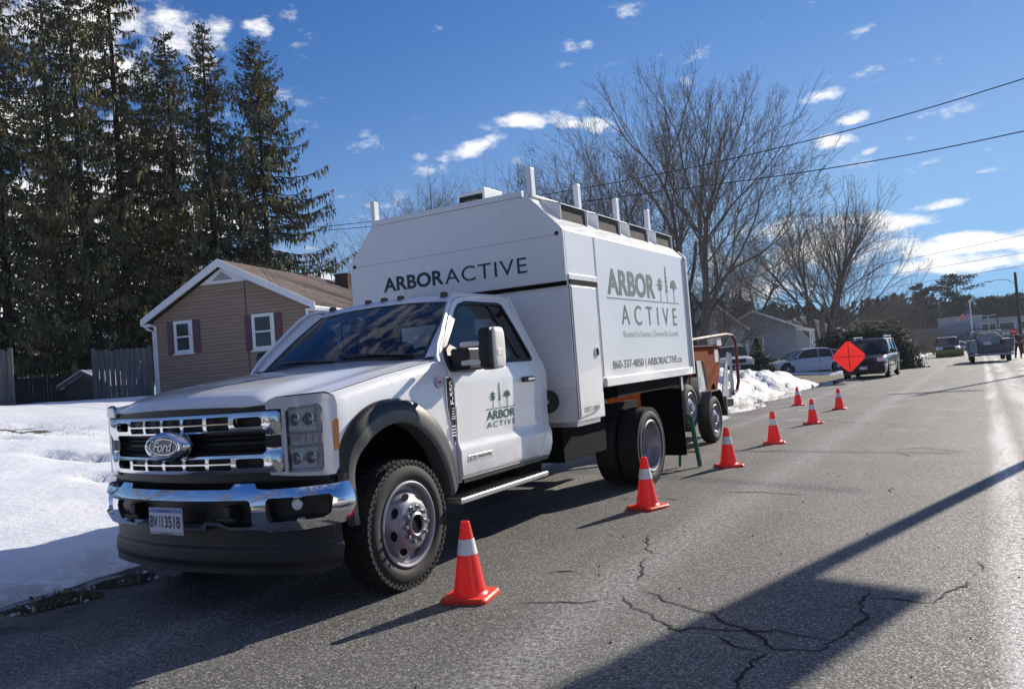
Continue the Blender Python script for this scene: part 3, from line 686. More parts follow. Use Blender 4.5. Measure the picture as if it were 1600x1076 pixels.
# interior
MB().bb(-.80, .80, 1.66, 1.86, 1.08, 1.43).build('dashboard', blackp, T, bev=.04)
for sg in (1, -1):
    s_ = MB().bb(sg*.14, sg*.66, 2.1, 2.62, .95, 1.12).build('seat', cloth, T, bev=.04)
    MB().box((sg*.40, 2.64, 1.38), (.50, .14, .56), M.Rotation(rad(-12), 3, 'X')).build('seat_back', cloth, s_, bev=.05)
    MB().box((sg*.40, 2.70, 1.74), (.26, .09, .18)).build('headrest', cloth, s_, bev=.035)
st = MB(); cst = V((.40, 2.03, 1.40)); ax = V((0, -.85, .5)).normalized(); a_ = V((1, 0, 0)); b2 = ax.cross(a_)
st.tube([cst+(a_*cos(t_)+b2*sin(t_))*.19 for t_ in rng(0, 2*pi, 24)], .016, 6, caps=False); st.tube([cst-a_*.19, cst+a_*.19], .018, 6); st.tube([cst, cst+V((0, -.3, -.12))], .03, 8)
st.build('steering_wheel', blackp, T)
panel('cab_rear_wall', paint, T, [(-.99, .62), (.99, .62), (.99, 1.40), (.80, 1.97), (-.80, 1.97), (-.99, 1.40)], [rrect(-.62, .62, 1.45, 1.80, .06)], lambda x, z: (x, 3.0-max(0, (z-1.4))*.22, z), [], [1.4, 1.6, 1.8], out=(0, 1, 0), thick=.02)
MB().bb(-.97, .97, 1.62, 3.0, .56, .62).build('cab_floor', chassis, T)
# front end: black backing, chrome grille, badge
gb = panel('grille', blackp, T, [(-1.0, .80), (1.0, .80), (1.0, 1.262), (-1.0, 1.262)], [], lambda s, z: fpath(s, z, -.055), rng(-1, 1, 40), [], out=(0, -1, 0), thick=.02)
holes = []
for (z0, z1) in ((1.156, 1.194), (1.113, 1.148), (.920, .951), (.881, .912)):
    for k in range(5): holes.append(rrect(-.475+.19*k+.013, -.475+.19*(k+1)-.013, z0, z1, .010, 3))
for sg in (1, -1):
    for z0, z1 in ((1.128, 1.184), (.889, .945)):
        a, b_ = sorted((sg*.495, sg*.682)); holes.append(rrect(a, b_, z0, z1, .022, 4))
mid = [(-.695, .985), (-.67, .966), (.67, .966), (.695, .985), (.695, 1.003), (.792, 1.003), (.792, 1.073), (.695, 1.073), (.695, 1.086), (.67, 1.103), (-.67, 1.103), (-.695, 1.086), (-.695, 1.073), (-.792, 1.073), (-.792, 1.003), (-.695, 1.003)]
panel('grille_frame', chromed, gb, rrect(-.802, .802, .862, 1.212, .03, 5), holes+[mid], lambda s, z: fpath(s, z, -.010+.016*max(0, 1-((z-(1.153 if z > 1.037 else .916))/.075)**2)+.014*sin(pi*max(0, min(1, (abs(s)-.69)/.12)))), rng(-.8, .8, 80), rng(.87, 1.21, 34), out=(0, -1, 0), thick=.03, bev=.003)
q = MB()
for z in (.99, 1.017, 1.050, 1.078):
    q.grid(lambda u, v: fpath(-.69+1.38*u, z+(.006 if v > .4 else -.006), -.028-.012*v), 24, 1)
q.build('grille_slat', blackp, gb, thick=.008)
panel('grille_pod', blackp, gb, rrect(-.79, .79, 1.006, 1.07, .01), [rrect(-.69, .69, 1.0061, 1.0699, .01)], lambda s, z: fpath(s, z, -.012), rng(-.8, .8, 40), [], out=(0, -1, 0), thick=.02)
panel('grille_surround', blackp, gb, rrect(-.83, .83, .815, 1.253, .03, 4), [rrect(-.803, .803, .861, 1.213, .03, 4)], lambda s, z: fpath(s, z, -.018), rng(-.8, .8, 40), [], out=(0, -1, 0), thick=.02)
def ell(rx, rz, n=40, cz=1.037): return [(rx*cos(2*pi*k/n), cz+rz*sin(2*pi*k/n)) for k in range(n)]
em = MB()
for i, (r1, r2, y) in enumerate(((.188, .092, .05), (.182, .088, .0), (.168, .078, -.022), (.150, .063, -.026), (.140, .055, -.016))):
    em.v += [(r1*cos(2*pi*k/48), y, 1.037+r2*sin(2*pi*k/48)) for k in range(48)]
em.f += [(i*48+k, i*48+(k+1) % 48, (i+1)*48+(k+1) % 48, (i+1)*48+k) for i in range(4) for k in range(48)]; em.mi = [0]*len(em.f)
eb = em.build('oval_emblem', chrome, T, ang=60)
panel('emblem_face', mat('emblem_blue', (.008, .022, .075), .12, coat=.6), eb, ell(.141, .056), [], lambda s, z: (s, -.017, z), [], [], out=(0, -1, 0), thick=.004)
el2 = panel('emblem_rim', chrome, eb, ell(.131, .049), [ell(.127, .0455)], lambda s, z: (s, -.0195, z), [], [], out=(0, -1, 0), thick=.002)
scm = mat('script_silver', (.85, .87, .9), .25, metal=.2)
em_ = text('emblem_script', 'Ford', scm, eb, lambda a, b_: (-.098+a, -.0215, 1.008+b_), .19, .062, .022, out=(0, -1, 0), shear=.38, space=.92)
MB().tube([(-.105, -.0215, 1.060), (-.112, -.0215, 1.070), (-.095, -.0215, 1.076), (-.06, -.0215, 1.072), (-.02, -.0215, 1.073), (.0, -.0215, 1.079)], .0045, 5).tube([(-.098, -.0215, 1.010), (-.108, -.0215, 1.006), (-.112, -.0215, 1.014)], .004, 5).build('script_swash', scm, eb)
# headlights
lampback = mat('lamp_reflector', (.84, .86, .90), .22, metal=.15, coat=.6)
silver = mat('silver_bezel', (.66, .68, .74), .25, metal=.25, coat=.6)
for sg in (1, -1):
    H = [(.712, .862), (.72, .845), (1.0, .822), (1.035, .824), (1.055, .86), (1.068, 1.22), (1.055, 1.27), (1.01, 1.293), (.77, 1.284), (.745, 1.276), (.712, 1.25), (.712, 1.222), (.806, 1.222), (.806, .862)]
    HI = [(.826, .855), (.985, .848), (.995, .87), (1.0, 1.215), (.985, 1.236), (.85, 1.224), (.826, 1.20)]
    ml = lambda P: [(sg*a, b_) for a, b_ in P]
    hl = panel('headlight', silver, T, ml(H), [ml(HI)], lambda s, z: fpath(s, z, .004), rng(-1.1, 1.1, 60), rng(.85, 1.3, 10), out=(0, -1, 0), thick=.03, bev=.004)
    panel('lamp_gasket', blackp, hl, ml(scl(H, -.008)), [ml(scl(HI, -.01))], lambda s, z: fpath(s, z, -.012), rng(-1.1, 1.1, 60), [], out=(0, -1, 0), thick=.008)
    panel('lamp_bowl', lampback, hl, ml(scl(HI, -.004)), [], lambda s, z: fpath(s, z, -.020-.012*abs(sin((z-.848)*pi/.125))), rng(-1.1, 1.1, 60), rng(.85, 1.25, 26), out=(0, -1, 0), thick=.004)
    panel('lamp_cover', clear, hl, ml(scl(HI, -.002)), [], lambda s, z: fpath(s, z, -.002), rng(-1.1, 1.1, 60), [], out=(0, -1, 0), thick=0)
    q = MB()
    for z0 in (1.075, 1.0): q.grid(lambda u, v: fpath(sg*(.828+.165*u), z0+(.007 if v > .5 else -.007), -.004-.016*v), 8, 2)
    q.build('lamp_divider', silver, hl, thick=.006)
    for zc_ in (1.15, .93):
        for sx_ in (.875, .945):
            p = fpath(sg*sx_, zc_, -.018); MB().lathe([(.036, -.012), (.036, .006), (.032, .007), (.030, .0)], p, (sg*.25, -1, 0), 22).build('lamp_ring', chrome, hl); MB().lathe([(.030, .0), (.022, .008), (.010, .012), (0, .013)], p, (sg*.25, -1, 0), 18).build('lamp_lens', mat('lens_glint', (.45, .50, .58), .08, metal=.5, coat=1) if 'lens_glint' not in bpy.data.materials else bpy.data.materials['lens_glint'], hl)
    q = MB().tube([fpath(sg*.84, 1.21, -.012), fpath(sg*.975, 1.222, -.012), fpath(sg*.985, 1.04, -.012), fpath(sg*.975, .866, -.012), fpath(sg*.84, .868, -.012)], .006, 6); q.build('running_light', silver, hl)
    for k in range(4): MB().tube([fpath(sg*(.862+.032*k), 1.018, -.010), fpath(sg*(.862+.032*k), 1.062, -.010)], .004, 5).build('light_bar_rib', chrome, hl)
    AM = ml([(1.034, .955), (1.060, .965), (1.068, 1.13), (1.056, 1.142), (1.036, 1.125)])
    panel('side_marker', amber, hl, AM, [], lambda s, z: fpath(s, z, .009), rng(-1.1, 1.1, 60), [], out=(sg, 0, 0), thick=.008)
# bumper
BT = [(-1.10, .775), (-1.0, .772), (-.70, .764), (-.635, .770), (-.612, .800), (-.475, .800), (-.455, .770)]
BO = BT+[(-a, b_) for a, b_ in reversed(BT)]+[(1.11, .73), (1.11, .63), (1.09, .575), (1.05, .545), (.86, .525), (.70, .517), (.61, .535), (.43, .534), (.37, .562), (.28, .564), (.24, .528)]
BO += [(-a, b_) for a, b_ in reversed(BO[len(BT)*2:])]
hole_c = [(-.612, .66), (-.60, .565), (-.58, .553), (-.44, .552), (-.375, .582), (-.27, .584), (-.22, .548), (.22, .548), (.27, .584), (.375, .582), (.44, .552), (.58, .553), (.60, .565), (.612, .66), (.60, .70), (.58, .710), (-.58, .710), (-.60, .70)]
hs = lambda sg: [(sg*a, b_) for a, b_ in [(.70, .60), (.715, .578), (.98, .592), (1.01, .615), (1.02, .70), (1.005, .722), (.715, .716), (.70, .70)]]
bp_ = panel('front_bumper', chrome, T, BO, [hole_c, hs(1), hs(-1)], lambda s, z: fpath(s, z, .002+.052*cos((z-.655)*10.5)), rng(-1.1, 1.1, 66), rng(.52, .8, 16), out=(0, -1, 0), thick=.035, bev=.007)
panel('bumper_insert', blackp, bp_, rrect(-1.03, 1.03, .53, .76, .02), [], lambda s, z: fpath(s, z, -.035), rng(-1.1, 1.1, 44), [], out=(0, -1, 0), thick=.02)
for sg in (1, -1):
    p = fpath(sg*.855, .668, -.02); q = MB().lathe([(.030, -.01), (.032, .008), (.027, .010), (.024, .0), (0, .004)], p, (sg*.35, -1, 0), 20); fo = q.build('fog_lamp', lampback, bp_)
    hk = MB().box((sg*.44, .10, .625), (.05, .10, .10)).box((sg*.44, .05, .60), (.14, .03, .025)); hk.build('tow_hook', blackp, bp_, bev=.008)
    MB().grid(lambda u, v: fpath(sg*(1.04+.06*u), .80-.03+(.05)*v, .01), 3, 2).build('bumper_cap', blackp, T, thick=.02)
panel('air_dam', blackp, T, [(-1.07, .56), (1.07, .56), (1.07, .42), (1.04, .30), (.98, .272), (-.98, .272), (-1.04, .30), (-1.07, .42)], [], lambda s, z: fpath(s, z, -.03+(.56-z)*.06+.012*sm((.43-z)/.02)-.010*sm((.34-z)/.03)), rng(-1.1, 1.1, 44), rng(.3, .56, 16), out=(0, -1, 0), thick=.03)
MB().bb(-1.0, 1.0, .33, .40, .45, .84).build('bumper_filler', blackp, T)
# number plate
pl = MB().bb(-.155, .155, -.034, -.028, .515, .675).build('number_plate', mat('plate_frame', (.55, .56, .58), .4), T, bev=.004)
platew = mat('plate_white', (.72, .75, .80), .4); plateb = mat('plate_blue', (.16, .30, .62), .4); plater = mat('plate_ink', (.10, .03, .08), .5)
MB().bb(-.147, .147, -.0365, -.0345, .534, .645).build('plate_face', platew, pl); MB().bb(-.147, .147, -.0365, -.0345, .6455, .668).build('plate_band', plateb, pl)
fr_ = lambda x0, z0, y=-.0385: (lambda a, b_: (x0+a, y, z0+b_))
text('plate_lettering', 'BV', plater, pl, fr_(-.140, .556), .070, .072, .02, out=(0, -1, 0)); text('plate_lettering', '13518', plater, pl, fr_(-.030, .556), .168, .072, .02, out=(0, -1, 0))
text('plate_lettering', 'A', plater, pl, fr_(-.060, .607), .017, .02, .01, out=(0, -1, 0)); text('plate_lettering', 'P', plater, pl, fr_(-.058, .583), .014, .02, .01, out=(0, -1, 0)); text('plate_lettering', 'P', plater, pl, fr_(-.058, .558), .014, .02, .01, out=(0, -1, 0))
text('plate_lettering', 'CONNECTICUT', plater, pl, fr_(-.06, .650), .12, .013, .01, out=(0, -1, 0)); text('plate_lettering', 'Constitution State', plater, pl, fr_(-.07, .5175), .14, .012, .0, out=(0, -1, 0))
# mirrors
for sg in (1, -1):
    SP = [(1.605, 1.40), (1.62, 1.365), (1.93, 1.352), (1.95, 1.43), (1.84, 1.50), (1.70, 1.56), (1.63, 1.52)]
    ml_ = panel('mirror', blackp, T, SP, [], lambda y, z: (sg*(xs(z)+.03), y, z), [], [1.4, 1.44, 1.5], out=(sg, 0, 0), thick=.05, bev=.008)
    oy, ox = (0, 0) if sg == 1 else (.20, -.15)          # the passenger mirror is pulled in and turned back
    MB().bb(sg*1.0, sg*(1.16+ox), 1.63+oy, 1.84+oy, 1.355, 1.52).build('mirror_mount', blackp, ml_, bev=.02)
    for z in (1.54, 1.41): MB().box((sg*(1.19+ox), 1.615+oy*1.2, z), (.16, .04, .034)).build('mirror_arm', dirty if sg == 1 else blackp, ml_, bev=.012)
    def mir(x0, x1, y0, y1, z0, z1, nm, mm, px):
        def f(u, v):
            th = (u-.5)*pi*.999*2; ph = (v-.5)*pi
            e = .42; cs = lambda a, w: (1 if w(a) > 0 else -1)*abs(w(a))**e
            X_ = cs(ph, cos)*cs(th, cos); Y_ = cs(ph, cos)*cs(th, sin); Z_ = cs(ph, sin)
            return (sg*((x0+x1)/2+ox+(x1-x0)/2*X_), (y0+y1)/2+oy+(y1-y0)/2*Y_, (z0+z1)/2+(z1-z0)/2*Z_)
        return MB().grid(f, 32, 20).build(nm, mm, ml_)
    mir(1.245, 1.355, 1.61, 1.79, 1.35, 1.655, 'mirror_housing', blackp, 1)
    mir(1.295, 1.372, 1.65, 1.81, 1.355, 1.65, 'mirror_cap', dirty if sg == 1 else blackp, 1)
    if sg == 1: MB().box((1.368, 1.72, 1.47), (.012, .07, .05)).build('mirror_lamp', dirty, ml_, bev=.004)

# wheels
def wheel(root, c, sg, R_, wd, rr, style, name='wheel', tread=True):
    """c: centre of the outer sidewall plane; the tyre extends inboard"""
    c = V(c); ax = V((sg, 0, 0)); q = MB()
    prof = [(rr, -wd+.02), (rr+.02, -wd+.005), (R_-.06, -wd), (R_-.02, -wd+.02), (R_, -wd+.05), (R_, -.05), (R_-.018, -.018), (R_-.05, .0), (R_-.085, .004), (rr+.045, .0), (rr+.02, -.01), (rr, -.028), (rr-.004, -.05)]
    q.lathe(prof, c, ax, 64)
    if tread:
        n = 56
        for k in range(n):
            for j, xo in enumerate((-wd+.035, -wd*.66, -wd*.36, -.03)):
                th = 2*pi*(k+.5*(j % 2))/n; rdir = V((0, cos(th), sin(th)))
                p = c+ax*xo+rdir*(R_-.001-(.006 if j in (0, 3) else 0)); rt = M((V((1, 0, 0)), V((0, -sin(th), cos(th))), rdir)).transposed()
                q.box(p, (wd*.21, 2*pi*R_/n*.74, .020), rt)
            th = 2*pi*k/n; rdir = V((0, cos(th), sin(th))); rt = M((V((1, 0, 0)), V((0, -sin(th), cos(th))), rdir)).transposed()
            q.box(c+ax*(-.012)+rdir*(R_-.024), (.010, 2*pi*R_/n*.45, .022), rt)
    t_ = q.build(name, rubber, root, ang=30)
    q = MB()
    def hole(q, k, n, ph, rc, w1, w2, out_, tilt=0):
        th = 2*pi*(k+ph)/n; rdir = V((0, cos(th), sin(th))); tg = V((0, -sin(th), cos(th))); n_ = (ax+rdir*tilt).normalized(); bb_ = n_.cross(tg); cc = c+rdir*rc+ax*out_
        q.add([cc+n_*.002+tg*w1*cos(a)+bb_*w2*sin(a) for a in rng(0, 2*pi, 16)[:16]], [tuple(range(16))], 1)
    if style == 'front':
        q.lathe([(rr+.008, -.03), (rr+.012, -.004), (rr+.002, .0), (rr-.012, -.006), (rr-.018, -.03), (rr-.022, -.055), (rr-.045, -.055), (rr-.062, -.03), (rr-.085, .005), (.145, .028), (.135, .032), (.085, .032), (.084, .034)], c, ax, 64)
        for k in range(8): hole(q, k, 8, .3, rr-.078, .034, .023, .006, .45)
        q.build('rim', [rimgrey, chassis], t_, ang=45)
        for k in range(10):
            th = 2*pi*k/10; rdir = V((0, cos(th), sin(th))); p = c+rdir*.108+ax*.03
            MB().lathe([(.017, 0), (.016, .006), (.0125, .008), (.0125, .032), (.006, .034), (0, .034)], p, ax, 10).build('lug_nut', steel, t_)
        MB().lathe([(.080, .03), (.078, .055), (.066, .062), (.060, .058), (.056, .045)], c, ax, 28).build('hub', steel, t_, ang=40)
        MB().lathe([(.056, .05), (.05, .048), (0, .046)], c, ax, 20).build('hub_bore', chassis, t_)
    elif style == 'dual':
        q.lathe([(rr+.012, -.004), (rr+.004, .002), (rr-.012, -.006), (rr-.018, -.04), (rr-.024, -.10), (rr-.032, -.125), (rr-.05, -.135), (.15, -.15), (.12, -.15), (.10, -.148)], c, ax, 56)
        q.build('rim', rimgrey, t_, ang=45)
        MB().lathe([(.10, -.15), (.095, -.128), (.07, -.122), (0, -.12)], c, ax, 24).build('hub', rimgrey, t_, ang=40)
        if tread:
            for k in range(10):
                th = 2*pi*k/10; p = c+V((0, cos(th), sin(th)))*.125+ax*-.15; MB().lathe([(.015, 0), (.013, .03), (0, .032)], p, ax, 8).build('lug_nut', steel, t_)
    else:
        q.lathe([(rr+.008, -.006), (rr, .0), (rr-.012, -.006), (rr-.02, -.03), (rr-.035, -.045), (rr*.62, -.03), (rr*.5, -.012), (rr*.34, -.010), (rr*.30, -.02), (rr*.28, .02), (0, .025)], c, ax, 36)
        ns = 5 if style == 'alloy' else 8; w1, w2 = (rr*.30, rr*.16) if style == 'alloy' else (rr*.11, rr*.06)
        for k in range(ns): hole(q, k, ns, 0, rr*.74, w1, w2, -.020)
        q.build('rim', [alu if style == 'alloy' else rimgrey, chassis], t_, ang=40)
    return t_
WY, RY_ = .97, 5.0
for sg in (1, -1):
    wheel(T, (sg*1.055, WY, .405), sg, .405, .24, .262, 'front')
    wheel(T, (sg*1.19, RY_, .405), sg, .405, .235, .262, 'dual')
    wheel(T, (sg*.91, RY_, .405), sg, .405, .235, .262, 'dual', tread=False)
# chassis
q = MB()
for sg in (1, -1): q.bb(sg*.36, sg*.46, .5, 6.5, .62, .82)
for y in (.6, 2.2, 3.4, 4.4, 5.6, 6.3): q.bb(-.36, .36, y-.04, y+.04, .64, .80)
q.tube([(-.85, WY, .42), (.85, WY, .42)], .06, 10); q.tube([(-.85, RY_, .42), (.85, RY_, .42)], .07, 10); q.lathe([(0, -.16), (.14, -.12), (.19, 0), (.14, .12), (0, .16)], (0, RY_, .42), (0, 1, 0), 16); q.tube([(0, 1.8, .55), (0, 4.9, .45)], .05, 8)
for sg in (1, -1):
    q.tube([(sg*.5, .5, .60), (sg*.5, .97, .47), (sg*.5, 1.5, .60)], .035, 6); q.tube([(sg*.5, 4.3, .62), (sg*.5, 5.0, .52), (sg*.5, 5.7, .62)], .05, 6)
q.bb(-.75, .75, 1.7, 3.1, .50, .60)
q.build('chassis', chassis, T)
MB().bb(.42, .86, 2.0, 3.15, .36, .60).build('fuel_tank', chassis, T, bev=.04); MB().bb(-.86, -.42, 2.0, 3.15, .36, .60).build('battery_box', chassis, T, bev=.02)
MB().bb(.50, 1.0, 3.30, 4.25, .46, .80).build('frame_toolbox', chassis, T, bev=.01); MB().bb(-1.0, -.5, 3.30, 4.25, .46, .80).build('frame_toolbox', chassis, T, bev=.01)
MB().lathe([(.10, 0), (.105, .02), (.105, .03), (.02, .035)], (1.0, 3.07, 1.03), (.3, -.9, 0), 20).build('fuel_filler', blackp, T)
hz_ = mat('hoist_orange', (.45, .13, .03), .55)
q = MB().tube([(.55, 4.2, .88), (.55, 6.0, 1.05)], .05, 8).tube([(.75, 4.4, .86), (.75, 5.4, 1.02)], .025, 6); q.build('hoist_ram', chassis, T)
q = MB().bb(.80, .86, 4.95, 5.25, .93, .98).bb(.80, .86, 4.55, 4.66, .90, .94); q.build('hoist_bracket', hz_, T)
for sg in (1, -1):
    MB().bb(sg*.68, sg*1.20, 6.06, 6.075, .16, .95).build('mud_flap', chassis, T)
    MB().bb(sg*1.08, sg*1.20, 6.08, 6.14, .92, 1.08).bb(sg*1.12, sg*1.16, 6.05, 6.07, .95, 1.10).build('flap_bracket', alu, T)
    MB().grid(lambda u, v: (sg*(.66+.56*v), RY_+.50*cos(pi*(1-u)), .42+.50*sin(pi*(1-u))), 16, 1).build('rear_mudguard', chassis, T, thick=.01) if sg < 0 else None
MB().bb(-1.18, 1.18, 4.2, 6.44, .98, 1.10).build('body_subframe', chassis, T)
# ---- box body
BX = 1.22
prof = [(-BX, 1.12), (BX, 1.12), (BX, 2.53), (.90, 2.868), (-.90, 2.868), (-BX, 2.53)]
bx = MB().prism(prof, 'y', 3.20, 6.45).build('box_body', boxpaint, T, bev=.012)
fp = [(-BX-.002, 2.072), (BX+.002, 2.072), (BX+.002, 2.531), (.902, 2.872), (-.902, 2.872), (-BX-.002, 2.531)]
MB().prism(fp, 'y', 3.165, 3.199).build('front_panel', boxpaint, bx, bev=.008)
seam = mat('seam', (.30, .31, .32), .6)
MB().bb(-1.18, 1.18, 3.1635, 3.166, 2.482, 2.486).build('panel_seam', seam, bx)
for x, z in ((1.165, 2.495), (-1.165, 2.495)): MB().lathe([(.02, 0), (.018, .006), (0, .008)], (x, 3.165, z), (0, -1, 0), 12).build('bolt_cap', blackp, bx)
MB().bb(-BX+.01, BX-.01, 3.18, 3.22, 2.035, 2.073).build('panel_gap', chassis, bx)
MB().bb(-.85, .85, 3.155, 3.20, 2.873, 2.925).build('roof_front_rail', boxpaint, bx, bev=.004)
for sg in (1, -1): MB().bb(sg*.87, sg*.92, 3.20, 6.45, 2.869, 2.895).build('roof_side_rail', boxpaint, bx, bev=.004)
for sg in (1, -1):
    for y in (3.20, 4.17, 5.16, 6.13):
        MB().bb(sg*.885, sg*.935, y, y+.075, 2.87, 3.135).build('stake_post', boxpaint, bx, bev=.006)
    for y in (3.38, 4.20, 5.02, 5.84):
        y1 = y+.58; zz = lambda x: 2.53+(BX-x)/(BX-.90)*.338
        q = MB(); x0, x1 = .885, 1.115
        for yy, w in ((y, .012), (y1-.012, .012)):
            q.add([(sg*x0, yy, zz(x0)-.004), (sg*x1, yy, zz(x1)-.004), (sg*x1, yy, 2.80), (sg*x0, yy, 2.875), (sg*x0, yy+w, zz(x0)-.004), (sg*x1, yy+w, zz(x1)-.004), (sg*x1, yy+w, 2.80), (sg*x0, yy+w, 2.875)], [(0, 1, 2, 3), (7, 6, 5, 4), (0, 4, 5, 1), (1, 5, 6, 2), (2, 6, 7, 3), (3, 7, 4, 0)])
        q.add([(sg*x0, y, 2.882), (sg*(x1+.006), y, 2.804), (sg*(x1+.006), y1, 2.804), (sg*x0, y1, 2.882), (sg*x0, y, 2.872), (sg*(x1+.006), y, 2.794), (sg*(x1+.006), y1, 2.794), (sg*x0, y1, 2.872)], [(0, 1, 2, 3), (7, 6, 5, 4), (0, 4, 5, 1), (1, 5, 6, 2), (2, 6, 7, 3), (3, 7, 4, 0)])
        v_ = q.build('vent_scoop', boxpaint, bx)
        MB().add([(sg*1.098, y+.014, 2.664), (sg*1.098, y1-.014, 2.664), (sg*1.090, y1-.014, 2.793), (sg*1.090, y+.014, 2.793)], [(0, 1, 2, 3)]).build('scoop_shade', mat('scoop_shade_grey', (.055, .055, .052), .9, nscale=40, namt=.4) if 'scoop_shade_grey' not in bpy.data.materials else bpy.data.materials['scoop_shade_grey'], bx)  # dark sheet across the opening, painted for the shade inside the scoop
    # lower rail, rear frame, door lip
    MB().bb(sg*1.19, sg*1.243, 3.83, 6.45, 1.10, 1.185).build('lower_rail', boxpaint, bx, bev=.006)
    MB().prism([(sg*1.16, 1.10), (sg*1.25, 1.10), (sg*1.25, 2.525), (sg*1.16, 2.62)], 'y', 6.455, 6.50).build('rear_frame', boxpaint, bx, bev=.006)
    MB().bb(sg*1.221, sg*1.236, 3.205, 3.80, 2.085, 2.135).build('door_lip', boxpaint, bx, bev=.004)
    MB().bb(sg*1.221, sg*1.232, 3.215, 3.80, 2.045, 2.084).bb(sg*1.221, sg*1.232, 3.757, 3.765, 1.12, 2.044).build('door_gap', chassis, bx)
    MB().bb(sg*1.221, sg*1.226, 3.82, 3.822, 1.2, 2.52).build('panel_seam', seam, bx)
cb = MB().bb(-BX+.004, BX-.004, 3.205, 3.79, .83, 2.036).build('tool_cabinet', boxpaint, T, bev=.008)
MB().bb(-BX+.02, BX-.02, 3.215, 3.70, .79, .829).build('cabinet_base', alu, cb)
for sg in (1, -1):
    d2 = panel('cabinet_door', boxpaint, T, [(3.235, .868), (3.66, .915), (3.75, 1.15), (3.75, 2.03), (3.235, 2.03)], [], lambda y, z: (sg*1.236, y, z), [], [], out=(sg, 0, 0), thick=.018, bev=.005)
    MB().bb(sg*1.217, sg*1.230, 3.207, 3.232, .85, 2.035).build('hinge_strip', steel, d2)
    MB().lathe([(.045, 0), (.044, .010), (.036, .013), (.030, .006), (0, .005)], (sg*1.236, 3.655, 1.435), (sg, 0, 0), 24).build('door_latch', chromed, d2)
    MB().bb(sg*1.237, sg*1.256, 3.645, 3.668, 1.405, 1.465).build('latch_grip', blackp, d2, bev=.004)
# lettering
fnF = lambda x0, z0: (lambda a, b_: (x0+a, 3.162, z0+b_))
text('lettering', 'ARBOR', ink, bx, fnF(-.805, 2.192), .735, .142, .030, out=(0, -1, 0), space=1.02); text('lettering', 'ACTIVE', ink, bx, fnF(-.055, 2.187), .90, .142, .0, out=(0, -1, 0), space=1.1)
SXX = 1.2225
fnS = lambda y0, z0, x=SXX: (lambda a, b_: (x, y0+a, z0+b_))
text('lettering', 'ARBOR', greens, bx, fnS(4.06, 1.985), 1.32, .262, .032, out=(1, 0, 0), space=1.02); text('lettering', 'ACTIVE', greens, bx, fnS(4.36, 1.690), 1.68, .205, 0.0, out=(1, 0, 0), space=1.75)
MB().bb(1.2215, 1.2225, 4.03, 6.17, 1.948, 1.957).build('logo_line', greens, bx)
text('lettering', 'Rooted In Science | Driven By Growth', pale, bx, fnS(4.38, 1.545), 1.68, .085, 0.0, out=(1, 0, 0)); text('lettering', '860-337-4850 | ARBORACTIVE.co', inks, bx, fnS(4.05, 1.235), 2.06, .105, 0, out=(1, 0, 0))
text('lettering', 'USDOT 4208859', inks, T, fnS(3.30, .905, 1.2375), .33, .045, 0, out=(1, 0, 0))
def logotrees(root, fn, W_, H_, mm, n=170):
    """three little trees: round, spire, umbrella"""
    random.seed(3); q = MB()
    def blob(x, y, r):
        k = 7; e_ = random.uniform(0, .0012); q.add([V(fn(x+r*random.uniform(.6, 1.1)*cos(2*pi*i/k), y+r*random.uniform(.5, 1)*sin(2*pi*i/k)))+V((e_, 0, 0)) for i in range(k)], [tuple(range(k))])
    def stem(x, w, h): q.add([fn(x-w, 0), fn(x+w, 0), fn(x+w*.5, h), fn(x-w*.5, h)], [(0, 1, 2, 3)])
    stem(W_*.17, W_*.012, H_*.6); stem(W_*.47, W_*.010, H_*.98); stem(W_*.82, W_*.014, H_*.55)
    for k in range(n):
        t_ = random.random(); y = H_*(.32+.32*t_); blob(W_*.17+random.uniform(-1, 1)*W_*.155*abs(sin(pi*min(1, t_*.9+.12)))*(.6+.4*sin(t_*19)), y, W_*.019)
        t_ = random.random(); blob(W_*.47+random.uniform(-1, 1)*W_*.085*(1-t_)**.8*(.55+.45*sin(t_*34)), H_*(.28+.70*t_), W_*.015)
        t_ = random.random(); r = (random.random()**.6); a = random.uniform(-.15, pi+.15); blob(W_*.82+cos(a)*r*W_*.15, H_*(.42+.22*r*abs(sin(a))), W_*.018)
    for a in (-.5, .5): q.add([fn(W_*.82, H_*.3), fn(W_*.82+W_*.02, H_*.3), fn(W_*(.82+.2*a), H_*.5), fn(W_*(.81+.2*a), H_*.5)], [(0, 1, 2, 3)])
    return q.build('logo_trees', mm, root, fix=False, flat=True)
logotrees(bx, fnS(5.44, 1.958), .70, .42, greent, 150)
Dd = [o for o in T.children if o.name.startswith('door') and 'gap' not in o.name][0]
dfn = lambda y0, z0: (lambda a, b_: (xs(z0+b_)+.003, y0+a, z0+b_))
text('lettering', 'ARBOR', green, Dd, dfn(2.045, .965), .43, .068, .02, out=(1, 0, 0)); text('lettering', 'ACTIVE', green, Dd, dfn(2.045, .905), .43, .044, .0, out=(1, 0, 0), space=1.3)
MB().add([(xs(1.045)+.003, 2.04, 1.044), (xs(1.045)+.003, 2.48, 1.044), (xs(1.048)+.003, 2.48, 1.049), (xs(1.048)+.003, 2.04, 1.049)], [(0, 1, 2, 3)]).build('logo_line', green, Dd, fix=False)
logotrees(Dd, lambda a, b_: (xs(1.05+b_)+.003, 2.09+a, 1.05+b_), .33, .20, green, 120)
